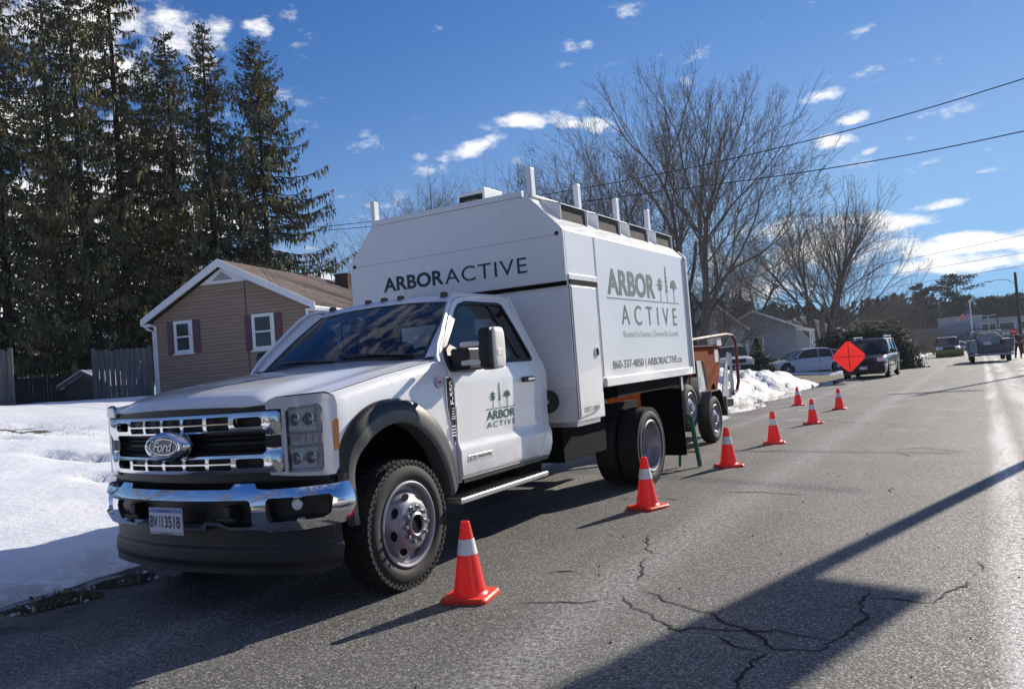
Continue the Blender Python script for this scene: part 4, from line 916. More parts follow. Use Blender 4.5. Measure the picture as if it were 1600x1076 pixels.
# strobe on the roof
q = MB().bb(-.13, .16, 3.62, 3.80, 2.97, 3.095).bb(-.03, .06, 3.68, 3.74, 2.868, 2.97).build('roof_beacon', blackp, T, bev=.01)
MB().bb(-.14, .17, 3.60, 3.82, 3.096, 3.125).bb(.162, .19, 3.6, 3.95, 2.93, 3.15).bb(.0, .34, 3.83, 4.15, 2.96, 3.06).build('beacon_hood', boxpaint, q, bev=.006)
text('beacon_lettering', 'STOP', mat('beacon_text', (.45, .3, .1), .5), q, lambda a, b_: (-.06+a, 3.616, 3.005+b_), .15, .05, 0, out=(0, -1, 0))
q = MB().box((.55, 5.75, 2.945), (.04, 1.45, .11)); q.build('roof_board', boxpaint, bx, bev=.005); MB().box((-.1, 6.35, 2.93), (1.3, .05, .10)).build('roof_crossbar', boxpaint, bx, bev=.005)
# ------------------------------------------------------------------ traffic cones
cone_o = mat('cone_orange', (.95, .065, .045), .38, coat=.25, nscale=12, namt=.06); cone_o.node_tree.nodes['Principled BSDF'].inputs['Subsurface Weight'].default_value = .12
coneb_o = mat('cone_base_orange', (.85, .05, .025), .5, nscale=16, namt=.15)
collar = mat('cone_collar', (.82, .80, .80), .3, nscale=40, namt=.08)
translucent(cone_o, .35, (1, .06, .03)); translucent(coneb_o, .12, (.9, .05, .025))
def make_cone():
    r = empty('traffic_cone', (0, 0, 0), 0, 'x', 'traffic cone', 'orange cones set out along the truck')
    q = MB(); P = rrect(-.145, .145, -.145, .145, .035, 4); P2 = rrect(-.135, .135, -.135, .135, .03, 4); n = len(P)
    vs = [(x, y, z) for PP, z in ((P, 0), (P, .018), (P2, .028)) for x, y in PP]
    q.add(vs, [tuple(range(n))[::-1], tuple(range(2*n, 3*n))]+[(j*n+i, j*n+(i+1) % n, (j+1)*n+(i+1) % n, (j+1)*n+i) for j in (0, 1) for i in range(n)])
    q.build('cone_base', coneb_o, r)
    MB().lathe([(.112, .026), (.106, .034), (.098, .042), (.030, .440), (.027, .452), (.020, .457), (.017, .455), (.016, .42)], (0, 0, 0), (0, 0, 1), 32).build('cone_body', cone_o, r)
    rr = lambda z: .098+(.030-.098)*(z-.042)/(.440-.042)+.0018
    MB().lathe([(rr(.262)-.003, .262), (rr(.262), .263), (rr(.352), .352), (rr(.352)-.003, .353)], (0, 0, 0), (0, 0, 1), 32).build('reflective_collar', collar, r)
    return r
CN = [((1.545, .875), 'nearest orange traffic cone, beside the front wheel of the white truck', 12, 1), ((1.60, 3.69), 'orange traffic cone beside the rear wheel of the white truck', 70, 1),
      ((1.635, 6.25), 'orange traffic cone just behind the truck, in front of the chipper wheel', 33, 1), ((1.62, 8.72), 'orange traffic cone on the road level with the chipper wheel, fourth from the camera', 15, 1),
      ((1.60, 11.9), 'orange traffic cone fifth from the camera, with a scuffed lower body', 40, .97), ((1.53, 15.45), 'far orange traffic cone standing farthest right on the road', 5, 1), ((.30, 17.4), 'far orange traffic cone nearest the snow pile', 20, 1)]
c0 = make_cone()
for i, ((x, y), lab, rz, s) in enumerate(CN):
    o = c0 if i == 0 else dup(c0)
    o.location = (x, y, RZ(y)+.002); o.rotation_euler = (0, 0, rad(rz)); o['label'] = lab; o.scale = (s, s, s)
# ------------------------------------------------------------------ wood chipper trailer
CH = empty('wood_chipper', (0, 0, RZ(9)), 0, 'orange wood chipper on a black trailer parked behind the white truck', 'wood chipper')
orange = mat('chipper_orange', (.22, .045, .008), .8, nscale=7, namt=.22, spec=.1)
redp = mat('bar_red', (.16, .022, .02), .45, nscale=10, namt=.2)
whitep = mat('decal_white', (.62, .62, .62), .5, nscale=14, namt=.25)
for sg in (1, -1):
    x = .72 if sg == 1 else -.92
    wheel(CH, (x, 9.02, .36), sg, .36, .21, .215, 'trailer', tread=False)
    q = MB(); n = 14
    q.grid(lambda u, v: (x+.03-sg*(.27*(1-v)) if sg == 1 else x-.03+.27*(1-v), 9.02-.44*cos(pi*u*.94), .37+.43*min(1, sin(pi*u*.94)*1.18)), 18, 3)
    q.build('mudguard', mat('mudguard_black', (.03, .032, .036), .4, coat=.3) if sg == 1 else bpy.data.materials['mudguard_black'], CH, thick=.012)
wheel(CH, (.62, 8.18, .60), 1, .345, .20, .215, 'trailer', name='spare_wheel', tread=False)
q = MB()
for x in (-.75, .45): q.bb(x-.04, x+.04, 7.4, 10.9, .42, .54)
for y in (7.5, 8.6, 9.6, 10.8): q.bb(-.71, .41, y-.04, y+.04, .43, .53)
q.tube([(-.75, 7.4, .48), (-.15, 6.7, .48)], .045, 6).tube([(.45, 7.4, .48), (-.15, 6.7, .48)], .045, 6); q.bb(-.2, -.1, 6.55, 6.8, .43, .53)
q.build('trailer_frame', chassis, CH)
MB().bb(.28, .74, 9.55, 9.62, .36, .66).build('rear_flap', rubber, CH)
# engine housing and drum body
MB().prism([(7.9, .60), (8.9, .60), (8.9, 1.28), (8.65, 1.42), (7.95, 1.42), (7.85, 1.25)], 'x', -.70, .10).build('engine_housing', orange, CH, bev=.02)
MB().bb(-.45, -.25, 8.0, 8.15, 1.4, 1.95).build('exhaust_stack', steel, CH)
hop = MB().prism([(8.95, .72), (9.15, .60), (10.15, .60), (10.45, 1.02), (10.62, 1.42), (10.55, 1.47), (8.92, 1.47), (8.80, 1.30)], 'x', -.72, .42).build('infeed_hopper', orange, CH, bev=.02)
MB().bb(.421, .426, 10.20, 10.42, 1.20, 1.42).build('warning_decal', whitep, hop)
MB().bb(.421, .425, 9.4, 9.9, .64, .70).build('hopper_seam', redp, hop)
MB().prism([(9.0, .62), (9.4, .62), (9.6, .95), (9.45, 1.25), (9.02, 1.25)], 'x', .36, .46).build('belt_guard', chassis, CH, bev=.01)
MB().prism([(9.08, .98), (9.28, .70), (9.46, .70), (9.36, 1.02), (9.26, 1.26), (9.06, 1.26)], 'x', .461, .468).build('guard_decal', whitep, CH)
MB().lathe([(.06, 0), (.06, .02), (.03, .03), (0, .03)], (.425, 10.0, .80), (1, 0, 0), 14).build('feed_roller_hub', chassis, hop)
# infeed tray wing: pale worn metal with lattice of dark spots
panel('infeed_wing', whitep, CH, [(10.42, .62), (10.80, .56), (10.98, .62), (10.98, 1.32), (10.80, 1.36), (10.60, 1.05)], [rrect(10.68, 10.86, .72, .84, .03), rrect(10.74, 10.88, .98, 1.12, .03)], lambda y, z: (.44+.10*(y-10.4), y, z), [], [], out=(1, 0, 0), thick=.02)
MB().bb(-.72, .44, 10.55, 11.05, .60, .64).build('infeed_table', steel, CH)
q = MB(); q.tube([(.50, 8.2, 1.56), (.50, 9.6, 1.62), (.52, 10.6, 1.66), (.54, 10.95, 1.64), (.55, 11.10, 1.54), (.55, 11.12, 1.2), (.55, 11.10, .82), (.54, 11.0, .68), (.52, 10.82, .63)], .028, 10)
q.tube([(-.80, 8.2, 1.56), (-.80, 10.6, 1.66), (-.80, 11.10, 1.54), (-.80, 11.12, .82), (-.80, 10.82, .63)], .028, 10).tube([(.50, 9.9, 1.63), (-.80, 9.9, 1.63)], .022, 8)
q.build('safety_bar', redp, CH)
q = MB().bb(-.72, .46, 8.9, 10.5, 1.475, 1.50).build('hopper_rim', redp, CH)
MB().bb(.42, .50, 10.15, 10.40, 1.48, 1.62).bb(.40, .46, 9.95, 10.05, 1.48, 1.64).build('bar_hinge', whitep, CH)
MB().bb(.50, .62, 8.58, 8.70, .62, 1.02).build('jack_stand', steel, CH)
MB().prism([(7.88, 1.1), (8.4, 1.42), (8.4, 1.55), (7.6, 1.9), (7.45, 1.75), (7.8, 1.4)], 'x', -.35, -.10).build('discharge_chute', orange, CH, bev=.015)
# green legged stand behind the rear wheel
st_ = empty('folding_stand', (1.10, 6.5, RZ(6.5)), 0, 'folded stand with green legs leaning behind the truck mud flap', 'stand')
grn = mat('stand_green', (.02, .17, .10), .5); yel = mat('stand_yellow', (.6, .5, .05), .5)
st_x = lambda p: (p[0]-1.10, p[1]-6.5, p[2])
MB().tube([st_x((1.215, 6.28, .60)), st_x((1.30, 6.22, .01))], .030, 6).build('leg', grn, st_); MB().tube([st_x((1.09, 6.30, .60)), st_x((1.05, 6.22, .01))], .018, 6).build('leg', grn, st_)
MB().tube([st_x((1.215, 6.28, .60)), st_x((1.09, 6.30, .60))], .016, 6).build('hinge_bar', grn, st_); MB().tube([st_x((1.02, 6.24, .18)), st_x((1.28, 6.24, .18))], .012, 6).build('spreader', yel, st_)
# ------------------------------------------------------------------ roll-up warning sign
sgp = at(1330, 599, 31.5); gz = RZ(sgp.y); SG = empty('warning_sign', (sgp.x, sgp.y, gz), rad(12), 'red-orange fabric diamond sign on a low tripod in front of the dark parked car', 'road sign')
fab = mat('sign_fabric', (.95, .15, .11), .6, nscale=6, namt=.08)
translucent(fab, .5, (1, .16, .12))
h_ = .60; cz_ = 1.02
sgn_ = panel('sign_face', fab, SG, [(0, cz_+h_), (-.08, cz_+h_-.02), (-h_+.02, cz_+.08), (-h_, cz_), (-h_+.02, cz_-.08), (-.08, cz_-h_+.02), (0, cz_-h_), (.08, cz_-h_+.02), (h_-.02, cz_-.08), (h_, cz_), (h_-.02, cz_+.08), (.08, cz_+h_-.02)], [], lambda x, z: (x, .035*cos(x*3)*cos((z-cz_)*3)-.03, z), rng(-.6, .6, 10), rng(.4, 1.6, 10), out=(0, -1, 0), thick=.003)
MB().tube([(0, -.012, cz_-h_), (0, -.018, cz_), (0, -.012, cz_+h_)], .012, 6).tube([(-h_, -.012, cz_), (0, -.018, cz_), (h_, -.012, cz_)], .010, 6).build('cross_brace', blackp, SG)
for x in (-h_, h_): MB().box((x, 0, cz_), (.07, .02, .07), M.Rotation(rad(45), 3, 'Y')).build('corner_pocket', blackp, sgn_)
MB().tube([(0, .02, .12), (0, .02, .5)], .022, 6).build('mast', blackp, SG)
for a in (30, 150, 210, 330): MB().tube([(0, .02, .16), (.55*cos(rad(a)), .55*sin(rad(a))*.8, .015)], .015, 6).build('leg', steel, SG)
# ------------------------------------------------------------------ vehicles
def car(name, label, cat, loc, rz, Lc, Wc, Hc, kind, paintm, group=None):
    """front faces -Y locally; parts: body, greenhouse, roof, windows, wheels, lamps, mirrors"""
    r = empty(name, loc, rz, label, cat, group); w = Wc/2
    suv = kind == 'suv'; belt = .62*Hc if suv else .64*Hc; hb = .22 if suv else .17
    if suv:
        DK = [(0, .50), (.015, .78), (.05, .93), (.12, .99), (.25, 1.04), (.30, 1.08), (.93, 1.08), (.985, 1.04), (.998, .85), (1, .5)]
        GH = [(.235, 0), (.36, .985), (.42, 1), (.85, 1), (.93, .97), (.985, 0)]; wr = .365; wb = (.185, .80)
        WD = [(0, .90), (.06, .97), (.15, 1), (.9, 1), (.98, .97), (1, .93)]
    else:
        DK = [(0, .42), (.01, .58), (.05, .70), (.14, .80), (.27, .90), (.30, .92), (.80, .96), (.90, 1.00), (.975, .98), (.995, .80), (1, .45)]
        GH = [(.22, 0), (.40, .86), (.48, .985), (.56, 1), (.68, .96), (.82, .60), (.92, .12), (.95, 0)]; wr = .325; wb = (.19, .79)
        WD = [(0, .72), (.04, .88), (.12, .97), (.2, 1), (.85, 1), (.95, .95), (1, .80)]
    def body(u, v):
        a = u*2-1; sgx = 1 if a >= 0 else -1; a = abs(a)
        ww = w*interp(v, WD); dk = interp(v, DK)
        x, z = interp(a, [(0, 0), (.35, .55), (.55, .86), (.68, .97), (.80, 1.0), (.92, .99), (1, .95)]), interp(a, [(0, 1), (.35, .995), (.55, .97), (.68, .88), (.80, .60), (.92, .2), (1, 0)])
        return (sgx*x*ww, (v-.5)*Lc, hb+(dk-hb)*z)
    nv = 48
    b_ = MB().grid(body, 28, nv); 
    for vv in (0, 1):
        ring = [body(i/28, vv) for i in range(29)]; b_.add(ring+[(0, (vv-.5)*Lc, hb+.05)], [(i, i+1, 29) for i in range(28)])
    bd = b_.build('body', paintm, r, ang=50)
    def gh(u, v, e=0.0, v0=None, v1=None):
        t = GH[0][0]+(GH[-1][0]-GH[0][0])*v if v0 is None else v0+(v1-v0)*v
        hh = interp(t, GH)*(Hc-belt-.02)+belt-.03+.02*interp(t, GH)
        a = u*2-1; sgx = 1 if a >= 0 else -1; a = abs(a)
        wt = w*(.74 if not suv else .80); wbm = w*.95
        f_ = (hh-belt+.03)/(Hc-belt); side = wbm+(wt-wbm)*f_
        x, z = interp(a, [(0, 0), (.5, .8), (.62, .96), (.68, 1), (1, 1)]), interp(a, [(0, 1), (.5, .975), (.62, .93), (.68, .88), (1, 0)])
        if a > .68: xx = side+(wbm-side)*((a-.68)/.32)
        else: xx = side*x
        return (sgx*(xx+e), (t-.5)*Lc, belt-.03+(hh-belt+.03)*z+e*.7)
    MB().grid(gh, 34, 40).build('window_glass', darkglass, r, ang=50)
    ta, tb = (.355, .955) if suv else (.43, .74)
    MB().grid(lambda u, v: gh(.16+.68*u, v, .008, ta, tb), 24, 16).build('roof', paintm, r, thick=.01)
    q = MB()
    for sgx in (1, -1):
        ua = .5+.5*sgx*.66
        for pts in ([(GH[0][0]+.005, .0), (GH[1][0], 1.0)], [(.60 if suv else .57, 0), (.60 if suv else .575, 1)], [(.78, 0), (.79, 1)] if suv else [(.74, 0), (.735, 1)], [(GH[-1][0]-.01, 0), (GH[-2][0] if not suv else GH[-2][0], 1)]):
            P = []
            for k in range(7):
                f_ = k/6; t_ = pts[0][0]+(pts[1][0]-pts[0][0])*f_; uu = 1-.34*f_ if f_ < 1 else .66
                uu = .5+.5*sgx*(1-.34*f_); p = gh(uu, 0, .006, t_, t_+.01); P.append(p)
            q.tube(P, .030 if pts[0][0] not in (.60, .57) else .022, 6)
        top = [gh(.5+.5*sgx*.67, 0, .006, t_, t_+.01) for t_ in rng(GH[1][0], GH[-2][0], 10)]; q.tube(top, .022, 6)
    q.build('window_frame', paintm if not suv else blackp, r)
    for sgx in (1, -1):
        for f_ in wb:
            y = (f_-.5)*Lc; q = MB()
            q.lathe([(wr+.055, -.10), (wr+.055, .0), (wr+.045, .008), (0, .008)], (sgx*(w-.012), y, wr), (sgx, 0, 0), 28); q.build('wheel_arch', chassis, r)
            wheel(r, (sgx*(w+.012), y, wr), sgx, wr, .20, wr*.68, 'alloy', tread=False)
        MB().box((sgx*(w+.09), (.30-.5)*Lc, belt+.06), (.20, .10, .14)).build('mirror', paintm if not suv else blackp, r, bev=.03)
        q = MB().box((sgx*w*.78, -.5*Lc+.05, .66 if not suv else .80), (w*.36, .12, .12 if not suv else .17)).build('headlight', silver if suv else clear2, r, bev=.02)
        q = MB().box((sgx*w*.80, .5*Lc-.05, .82 if not suv else .90), (w*.34, .12, .14 if not suv else .30)).build('tail_light', taill, r, bev=.02)
        q = MB()
        for f_ in (.60 if suv else .575,): q.box((sgx*(w+.001), (f_-.5)*Lc, (belt+hb)/2), (.006, .012, belt-hb-.1))
        q.build('door_gap', chassis, bd)
        for f_ in (.53, .72): MB().box((sgx*(w+.012), (f_-.5)*Lc, belt-.13), (.025, .15, .03)).build('door_handle', chromed, r, bev=.008)
        if suv: MB().tube([(sgx*w*.68, (.42-.5)*Lc, Hc+.045), (sgx*w*.68, (.92-.5)*Lc, Hc+.045)], .022, 6).bb(sgx*w*.68-.02, sgx*w*.68+.02, (.45-.5)*Lc, (.47-.5)*Lc, Hc-.03, Hc+.04).bb(sgx*w*.68-.02, sgx*w*.68+.02, (.88-.5)*Lc, (.90-.5)*Lc, Hc-.03, Hc+.04).build('roof_rail', silver, r)
    MB().bb(-w*.50, w*.50, -.5*Lc-.02, -.5*Lc+.08, .55 if not suv else .70, .66 if not suv else .90).build('grille', blackp, r, bev=.01)
    MB().bb(-w*.93, w*.93, -.5*Lc-.05, -.5*Lc+.10, hb+.05, .46 if not suv else .60).build('bumper', paintm if not suv else blackp, r, bev=.04)
    MB().bb(-.15, .15, -.5*Lc-.065, -.5*Lc-.05, .42, .54).build('number_plate', platew, r)
    MB().bb(-w*.9, w*.9, .5*Lc-.10, .5*Lc+.05, hb+.05, .60).build('rear_bumper', paintm if not suv else blackp, r, bev=.04)
    MB().bb(-w*.8, w*.8, -.42*Lc, .42*Lc, hb-.03, hb+.1).build('underbody', chassis, r)
    return r
taill = mat('tail_red', (.35, .01, .01), .2, coat=.5); clear2 = mat('lamp_glass', (.55, .58, .60), .1, coat=.6)
silverp = mat('silver_paint', (.55, .58, .66), .3, metal=.15, coat=.7); navy = mat('dark_paint', (.022, .028, .032), .3, metal=.2, coat=.7); whitec = mat('car_white', (.72, .73, .75), .35, coat=.5); greyc = mat('car_grey', (.18, .19, .21), .35, coat=.5)
p = at(1262, 582, 44.5); car('parked_sedan', 'silver four-door sedan parked side-on in the cleared driveway', 'car', (p.x, p.y, G(p.x, p.y)-.03), -rad(90-33), 4.65, 1.82, 1.44, 'sedan', silverp)
p = at(1357, 592, 35); car('parked_suv', 'dark sport utility car with roof rails parked at the kerb behind the orange diamond sign', 'car', (p.x+.05, p.y+1.3, RZ(p.y)), rad(-2), 4.7, 1.82, 1.74, 'suv', navy)
p = at(1158, 575, 42); car('parked_car', 'white car partly hidden behind the wood chipper', 'car', (p.x-.6, p.y, G(p.x, p.y)), rad(25), 4.5, 1.8, 1.6, 'suv', whitec)
for (u, v, d, pm, nm, lab, kd, rz) in ((1438, 548, 118, greyc, 'parked_car', 'dark car parked left of the entrance of the far school building', 'sedan', 80), (1500, 549, 112, whitec, 'parked_car', 'white car parked just behind the far plow pickup', 'sedan', 70), (1424, 548, 122, whitec, 'parked_car', 'white car at the far left end of the school car park', 'sedan', 85), (1516, 545, 125, mat('car_red', (.25, .03, .03), .35, coat=.5), 'parked_car', 'dull red car parked in front of the far two-storey wing', 'sedan', 80)):
    p = at(u, v, d); car(nm, lab, 'car', (p.x, p.y, G(p.x, p.y)), rad(rz), 4.6, 1.8, 1.5, kd, pm, 'cars in the school car park')
# pickup with a yellow snow plow
p = at(1482, 557, 76); z = RZ(p.y)
PP = car('plow_pickup', 'white pickup with a yellow snow plow blade stopped at the end of the road', 'pickup truck', (p.x, p.y, z), rad(4), 5.4, 2.0, 1.9, 'suv', whitec)
PB = MB().grid(lambda u, v: (-1.15+2.3*u, -3.25+.22*(2*v-1)**2*1.0+.1, .08+.66*v), 12, 8).build('plow_blade', mat('plow_yellow', (.20, .17, .03), .6, nscale=4, namt=.2), PP, thick=.03)
MB().tube([(-.5, -2.6, .5), (-.4, -3.1, .45)], .05, 6).tube([(.5, -2.6, .5), (.4, -3.1, .45)], .05, 6).bb(-.5, .5, -2.75, -2.65, .3, 1.0).build('plow_mount', blackp, PP)
# grey utility truck seen from behind, far right
p = at(1551, 571, 46); z = RZ(p.y); UT = empty('utility_truck', (p.x, p.y, z), rad(3), 'grey utility truck seen from behind, stopped on the far right of the road', 'truck')
utg = mat('utility_grey', (.10, .105, .115), .6, nscale=3, namt=.3); utl = mat('utility_light_grey', (.33, .34, .36), .6, nscale=4, namt=.3)
for sg in (1, -1):
    b_ = MB().bb(sg*.62, sg*1.12, 0, 2.7, .55, 1.32).build('side_bin', utg, UT, bev=.03)
    MB().bb(sg*.68, sg*1.06, -.012, 0, .62, 1.24).build('bin_door', utl if sg == -1 else utg, b_, bev=.01)
    MB().bb(sg*.9, sg*1.02, -.03, 0, .44, .52).build('tail_light', taill, UT)
    wheel(UT, (sg*1.04, 1.3, .40), sg, .40, .24, .24, 'trailer', tread=False); wheel(UT, (sg*.98, 4.6, .40), sg, .40, .24, .24, 'trailer', tread=False)
MB().bb(-.62, .62, .02, .10, .56, 1.02).build('tailgate', utg, UT, bev=.02); MB().bb(-1.1, 1.1, -.14, .0, .40, .53).build('rear_bumper', utl, UT, bev=.02)
MB().bb(-.60, .60, .3, 2.6, .50, .60).build('truck_bed', chassis, UT)
q = MB(); 
def cab_(u, v): 
    a = (u*2-1); return (a*(.98 if v < .55 else .98-.22*(v-.55)/.45)*1.0, 2.85+(.0 if v < .5 else .1*(v-.5)), .6+1.22*v)
MB().prism([(-.95, .5), (.95, .5), (.98, 1.15), (.80, 1.78), (.6, 1.85), (-.6, 1.85), (-.80, 1.78), (-.98, 1.15)], 'y', 2.9, 4.3).build('cab', utl, UT, bev=.03)
MB().prism([(-.72, 1.22), (.72, 1.22), (.62, 1.66), (-.62, 1.66)], 'y', 2.88, 2.899).build('rear_window', darkglass, UT)
MB().bb(-.92, .92, 4.3, 5.5, .5, 1.15).build('bonnet', utl, UT, bev=.06)
MB().tube([(-1.0, .1, 1.3), (-1.0, .1, 1.95), (1.0, .1, 1.95), (1.0, .1, 1.3)], .03, 6).tube([(-1.0, 2.6, 1.3), (-1.0, 2.6, 1.95), (1.0, 2.6, 1.95), (1.0, 2.6, 1.3)], .03, 6).tube([(-1, .1, 1.95), (-1, 2.6, 1.95)], .03, 6).tube([(1, .1, 1.95), (1, 2.6, 1.95)], .03, 6).build('ladder_rack', utg, UT)
MB().prism([(-.55, 1.0), (.5, 1.0), (.62, 1.45), (.3, 1.75), (-.45, 1.72), (-.66, 1.4)], 'y', .5, 1.6).build('hopper_spreader', utl, UT, bev=.04)
MB().bb(-.35, .05, .28, .5, .62, 1.2).build('spinner_chute', whitec, UT, bev=.02)
MB().box((-1.3, -.1, 1.15), (.42, .5, .08), M.Rotation(rad(35), 3, 'Y')).build('plow_wing', utg, UT)
# person with a stop paddle
p = at(1593.5, 571.5, 49); PZ = RZ(p.y)
def skin_body(name, joints, edges, mt_, root=0, sub=1):
    me = bpy.data.meshes.new(name); me.from_pydata([j[0] for j in joints], edges, []); o = bpy.data.objects.new(name, me); COL.objects.link(o)
    s_ = o.modifiers.new('skin', 'SKIN'); s_.use_smooth_shade = True
    for i, j in enumerate(joints):
        sv = me.skin_vertices[0].data[i]; sv.radius = (j[1], j[1]*j[2] if len(j) > 2 else j[1]); sv.use_root = (i == root)
    o.modifiers.new('sub', 'SUBSURF').levels = sub; o.modifiers['sub'].render_levels = sub
    dg = bpy.context.evaluated_depsgraph_get(); m2 = bpy.data.meshes.new_from_object(o.evaluated_get(dg)); o.modifiers.clear(); o.data = m2; m2.materials.clear(); m2.materials.append(mt_); m2.shade_smooth()
    return o
cloth_d = mat('dark_clothes', (.035, .032, .045), .85, nscale=9, namt=.2); skinm = mat('skin', (.42, .26, .19), .6); jk = mat('jacket', (.06, .035, .045), .85, nscale=7, namt=.25); hairm = mat('knit_cap', (.03, .03, .035), .9)
J = [((0, 0, .95), .15, .8), ((0, 0, 1.15), .15, .8), ((0, 0, 1.38), .17, .7), ((0, 0, 1.50), .06), ((0, -.01, 1.62), .085), ((0, -.01, 1.70), .08),
     ((.19, 0, 1.40), .062), ((.25, -.04, 1.14), .048), ((.16, -.24, 1.06), .038), ((-.19, 0, 1.40), .062), ((-.27, .02, 1.14), .048), ((-.26, -.10, .92), .036),
     ((.10, 0, .90), .095), ((.12, -.02, .50), .062), ((.13, .02, .09), .045), ((.14, -.14, .05), .04), ((-.10, 0, .90), .095), ((-.13, .05, .50), .062), ((-.15, .12, .09), .045), ((-.16, -.03, .05), .04)]
Eg = [(0, 1), (1, 2), (2, 3), (3, 4), (4, 5), (2, 6), (6, 7), (7, 8), (2, 9), (9, 10), (10, 11), (0, 12), (12, 13), (13, 14), (14, 15), (0, 16), (16, 17), (17, 18), (18, 19)]
pe = skin_body('person', J, Eg, skinm); pe.location = (p.x, p.y, PZ); pe.rotation_euler = (0, 0, rad(15)); tag(pe, 'person in dark winter clothes standing by the grey utility truck, holding a red paddle', 'person')
jx = skin_body('jacket', [(j[0], j[1]*1.14, j[2] if len(j) > 2 else 1) for j in J[:4]]+[(J[i][0], J[i][1]*1.25) for i in (6, 7, 9, 10)], [(0, 1), (1, 2), (2, 3), (2, 4), (4, 5), (2, 6), (6, 7)], jk); jx.parent = pe
tr = skin_body('trousers', [((0, 0, .95), .16, .85)]+[(J[i][0], J[i][1]*1.18) for i in (12, 13, 14, 16, 17, 18)], [(0, 1), (1, 2), (2, 3), (0, 4), (4, 5), (5, 6)], cloth_d); tr.parent = pe
MB().lathe([(.095, 0), (.098, .03), (.085, .08), (.05, .115), (0, .125)], (0, -.01, 1.655), (0, 0, 1), 14).build('cap', hairm, pe)
q = MB()
for k in range(5): q.tube([(.16-.012*k+.02, -.25, 1.05), (.155-.012*k+.02, -.29, 1.06), (.15-.012*k+.02, -.30, 1.03)], .009, 5)
q.build('fingers', skinm, pe)
PD = empty('stop_paddle', (p.x-.17, p.y-.3, PZ), 0, 'red octagonal stop paddle held up beside the grey utility truck', 'sign')
MB().tube([(0, 0, .75), (0, 0, 1.6)], .016, 6).build('handle', whitec, PD)
pf = panel('paddle_face', mat('stop_red', (.55, .03, .03), .5), PD, [(.22*cos(rad(22.5+45*k)), 1.72+.22*sin(rad(22.5+45*k))) for k in range(8)], [], lambda x, z: (x, -.02, z), out=(0, -1, 0), thick=.01)
text('paddle_lettering', 'STOP', whitec, pf, lambda a, b_: (-.14+a, -.024, 1.67+b_), .28, .10, .01, out=(0, -1, 0))
# ------------------------------------------------------------------ buildings
def siding(name, col, step=.11, amt=.35):
    mt = mat(name, col, .75); t, b = nt(mt); c = N(t, 'ShaderNodeTexCoord').outputs['Object']; sp = N(t, 'ShaderNodeSeparateXYZ'); L(t, c, sp.inputs[0])
    fr = mth(t, 'FRACT', mth(t, 'DIVIDE', sp.outputs[2], step))
    bp = N(t, 'ShaderNodeBump'); bp.inputs['Strength'].default_value = 1; bp.inputs['Distance'].default_value = .03; L(t, mth(t, 'SUBTRACT', 1.0, fr), bp.inputs['Height']); L(t, bp.outputs[0], b.inputs['Normal'])
    gap = smooth(t, fr, .80, .98)
    st = N(t, 'ShaderNodeMapping'); st.inputs['Scale'].default_value = (.5, .5, 9); L(t, c, st.inputs[0])
    cc = mixc(t, smooth(t, noi(t, st.outputs[0], 1.3, 4), .3, .7), tuple(x*.86 for x in col), tuple(x*1.12 for x in col))
    L(t, mixc(t, mth(t, 'MULTIPLY', gap, amt), cc, tuple(x*.25 for x in col)), b.inputs['Base Color']); return mt
def shingle(name, c1, c2):
    mt = mat(name, c1, .9); t, b = nt(mt); c = N(t, 'ShaderNodeTexCoord').outputs['Object']
    st = N(t, 'ShaderNodeMapping'); st.inputs['Scale'].default_value = (6, 1.2, 6); L(t, c, st.inputs[0])
    L(t, mixc(t, smooth(t, noi(t, st.outputs[0], 1.5, 6, .7), .35, .68), c1, c2), b.inputs['Base Color'])
    bp = N(t, 'ShaderNodeBump'); bp.inputs['Strength'].default_value = .5; bp.inputs['Distance'].default_value = .02; L(t, noi(t, c, 25, 4), bp.inputs['Height']); L(t, bp.outputs[0], b.inputs['Normal']); return mt
trimw = mat('trim_white', (.72, .73, .74), .5, nscale=5, namt=.05)
winglass = mat('window_glass', (.02, .025, .03), .06, coat=.3)
bs = siding('brown_siding', (.31, .215, .15), .13, .75); brs = shingle('brown_shingle', (.095, .065, .055), (.17, .125, .105))
shut = mat('shutter', (.115, .055, .065), .7, nscale=20, namt=.1)
# main brown house; local x along the gable wall, y along the ridge
hp = at(222, 505, 30.3); HA = rad(16); HH = empty('brown_house', (hp.x, hp.y, 0), HA, 'brown clapboard house with white trim and dark red shutters behind the truck bonnet', 'house')
ez = hp.z; HW = 7.15; PK = HW*.475
pk = at(347.5, 409.5, 29.4); pz = pk.z
hb_ = 1.1
x0, x1 = .32, HW-.34
def rz_(x): return ez+.02+(pz-ez)*(x/PK if x < PK else (HW-x)/(HW-PK))
wl = MB().prism([(x0, hb_-.3), (x1, hb_-.3), (x1, rz_(x1)-.16), (PK, pz-.16), (x0, rz_(x0)-.16)], 'y', .25, 9.6).build('wall', bs, HH)
MB().prism([(-.02, ez-.02), (PK, pz-.0), (HW+.02, ez-.02), (HW+.02, ez+.12), (PK, pz+.14), (-.02, ez+.12)], 'y', 0.03, 9.9).build('roof', brs, HH)
MB().prism([(-.06, ez-.12), (PK, pz-.14), (HW+.06, ez-.12), (HW+.06, ez+.135), (PK, pz+.155), (-.06, ez+.135)], 'y', -.03, .028).build('rake_board', trimw, HH)
for a, b_ in ((-.06, x0), (x1, HW+.06)): MB().bb(a, b_, .03, 9.8, ez-.14, ez-.06).build('soffit', trimw, HH)
for x in (x0-.01, x1-.10): MB().bb(x, x+.11, .23, .252, hb_-.3, ez-.13).build('corner_board', trimw, wl)
for x in (-.02, HW+.02): MB().tube([(x, .0, ez-.05), (x, 9.8, ez-.05)], .07, 8).build('gutter', trimw, HH)
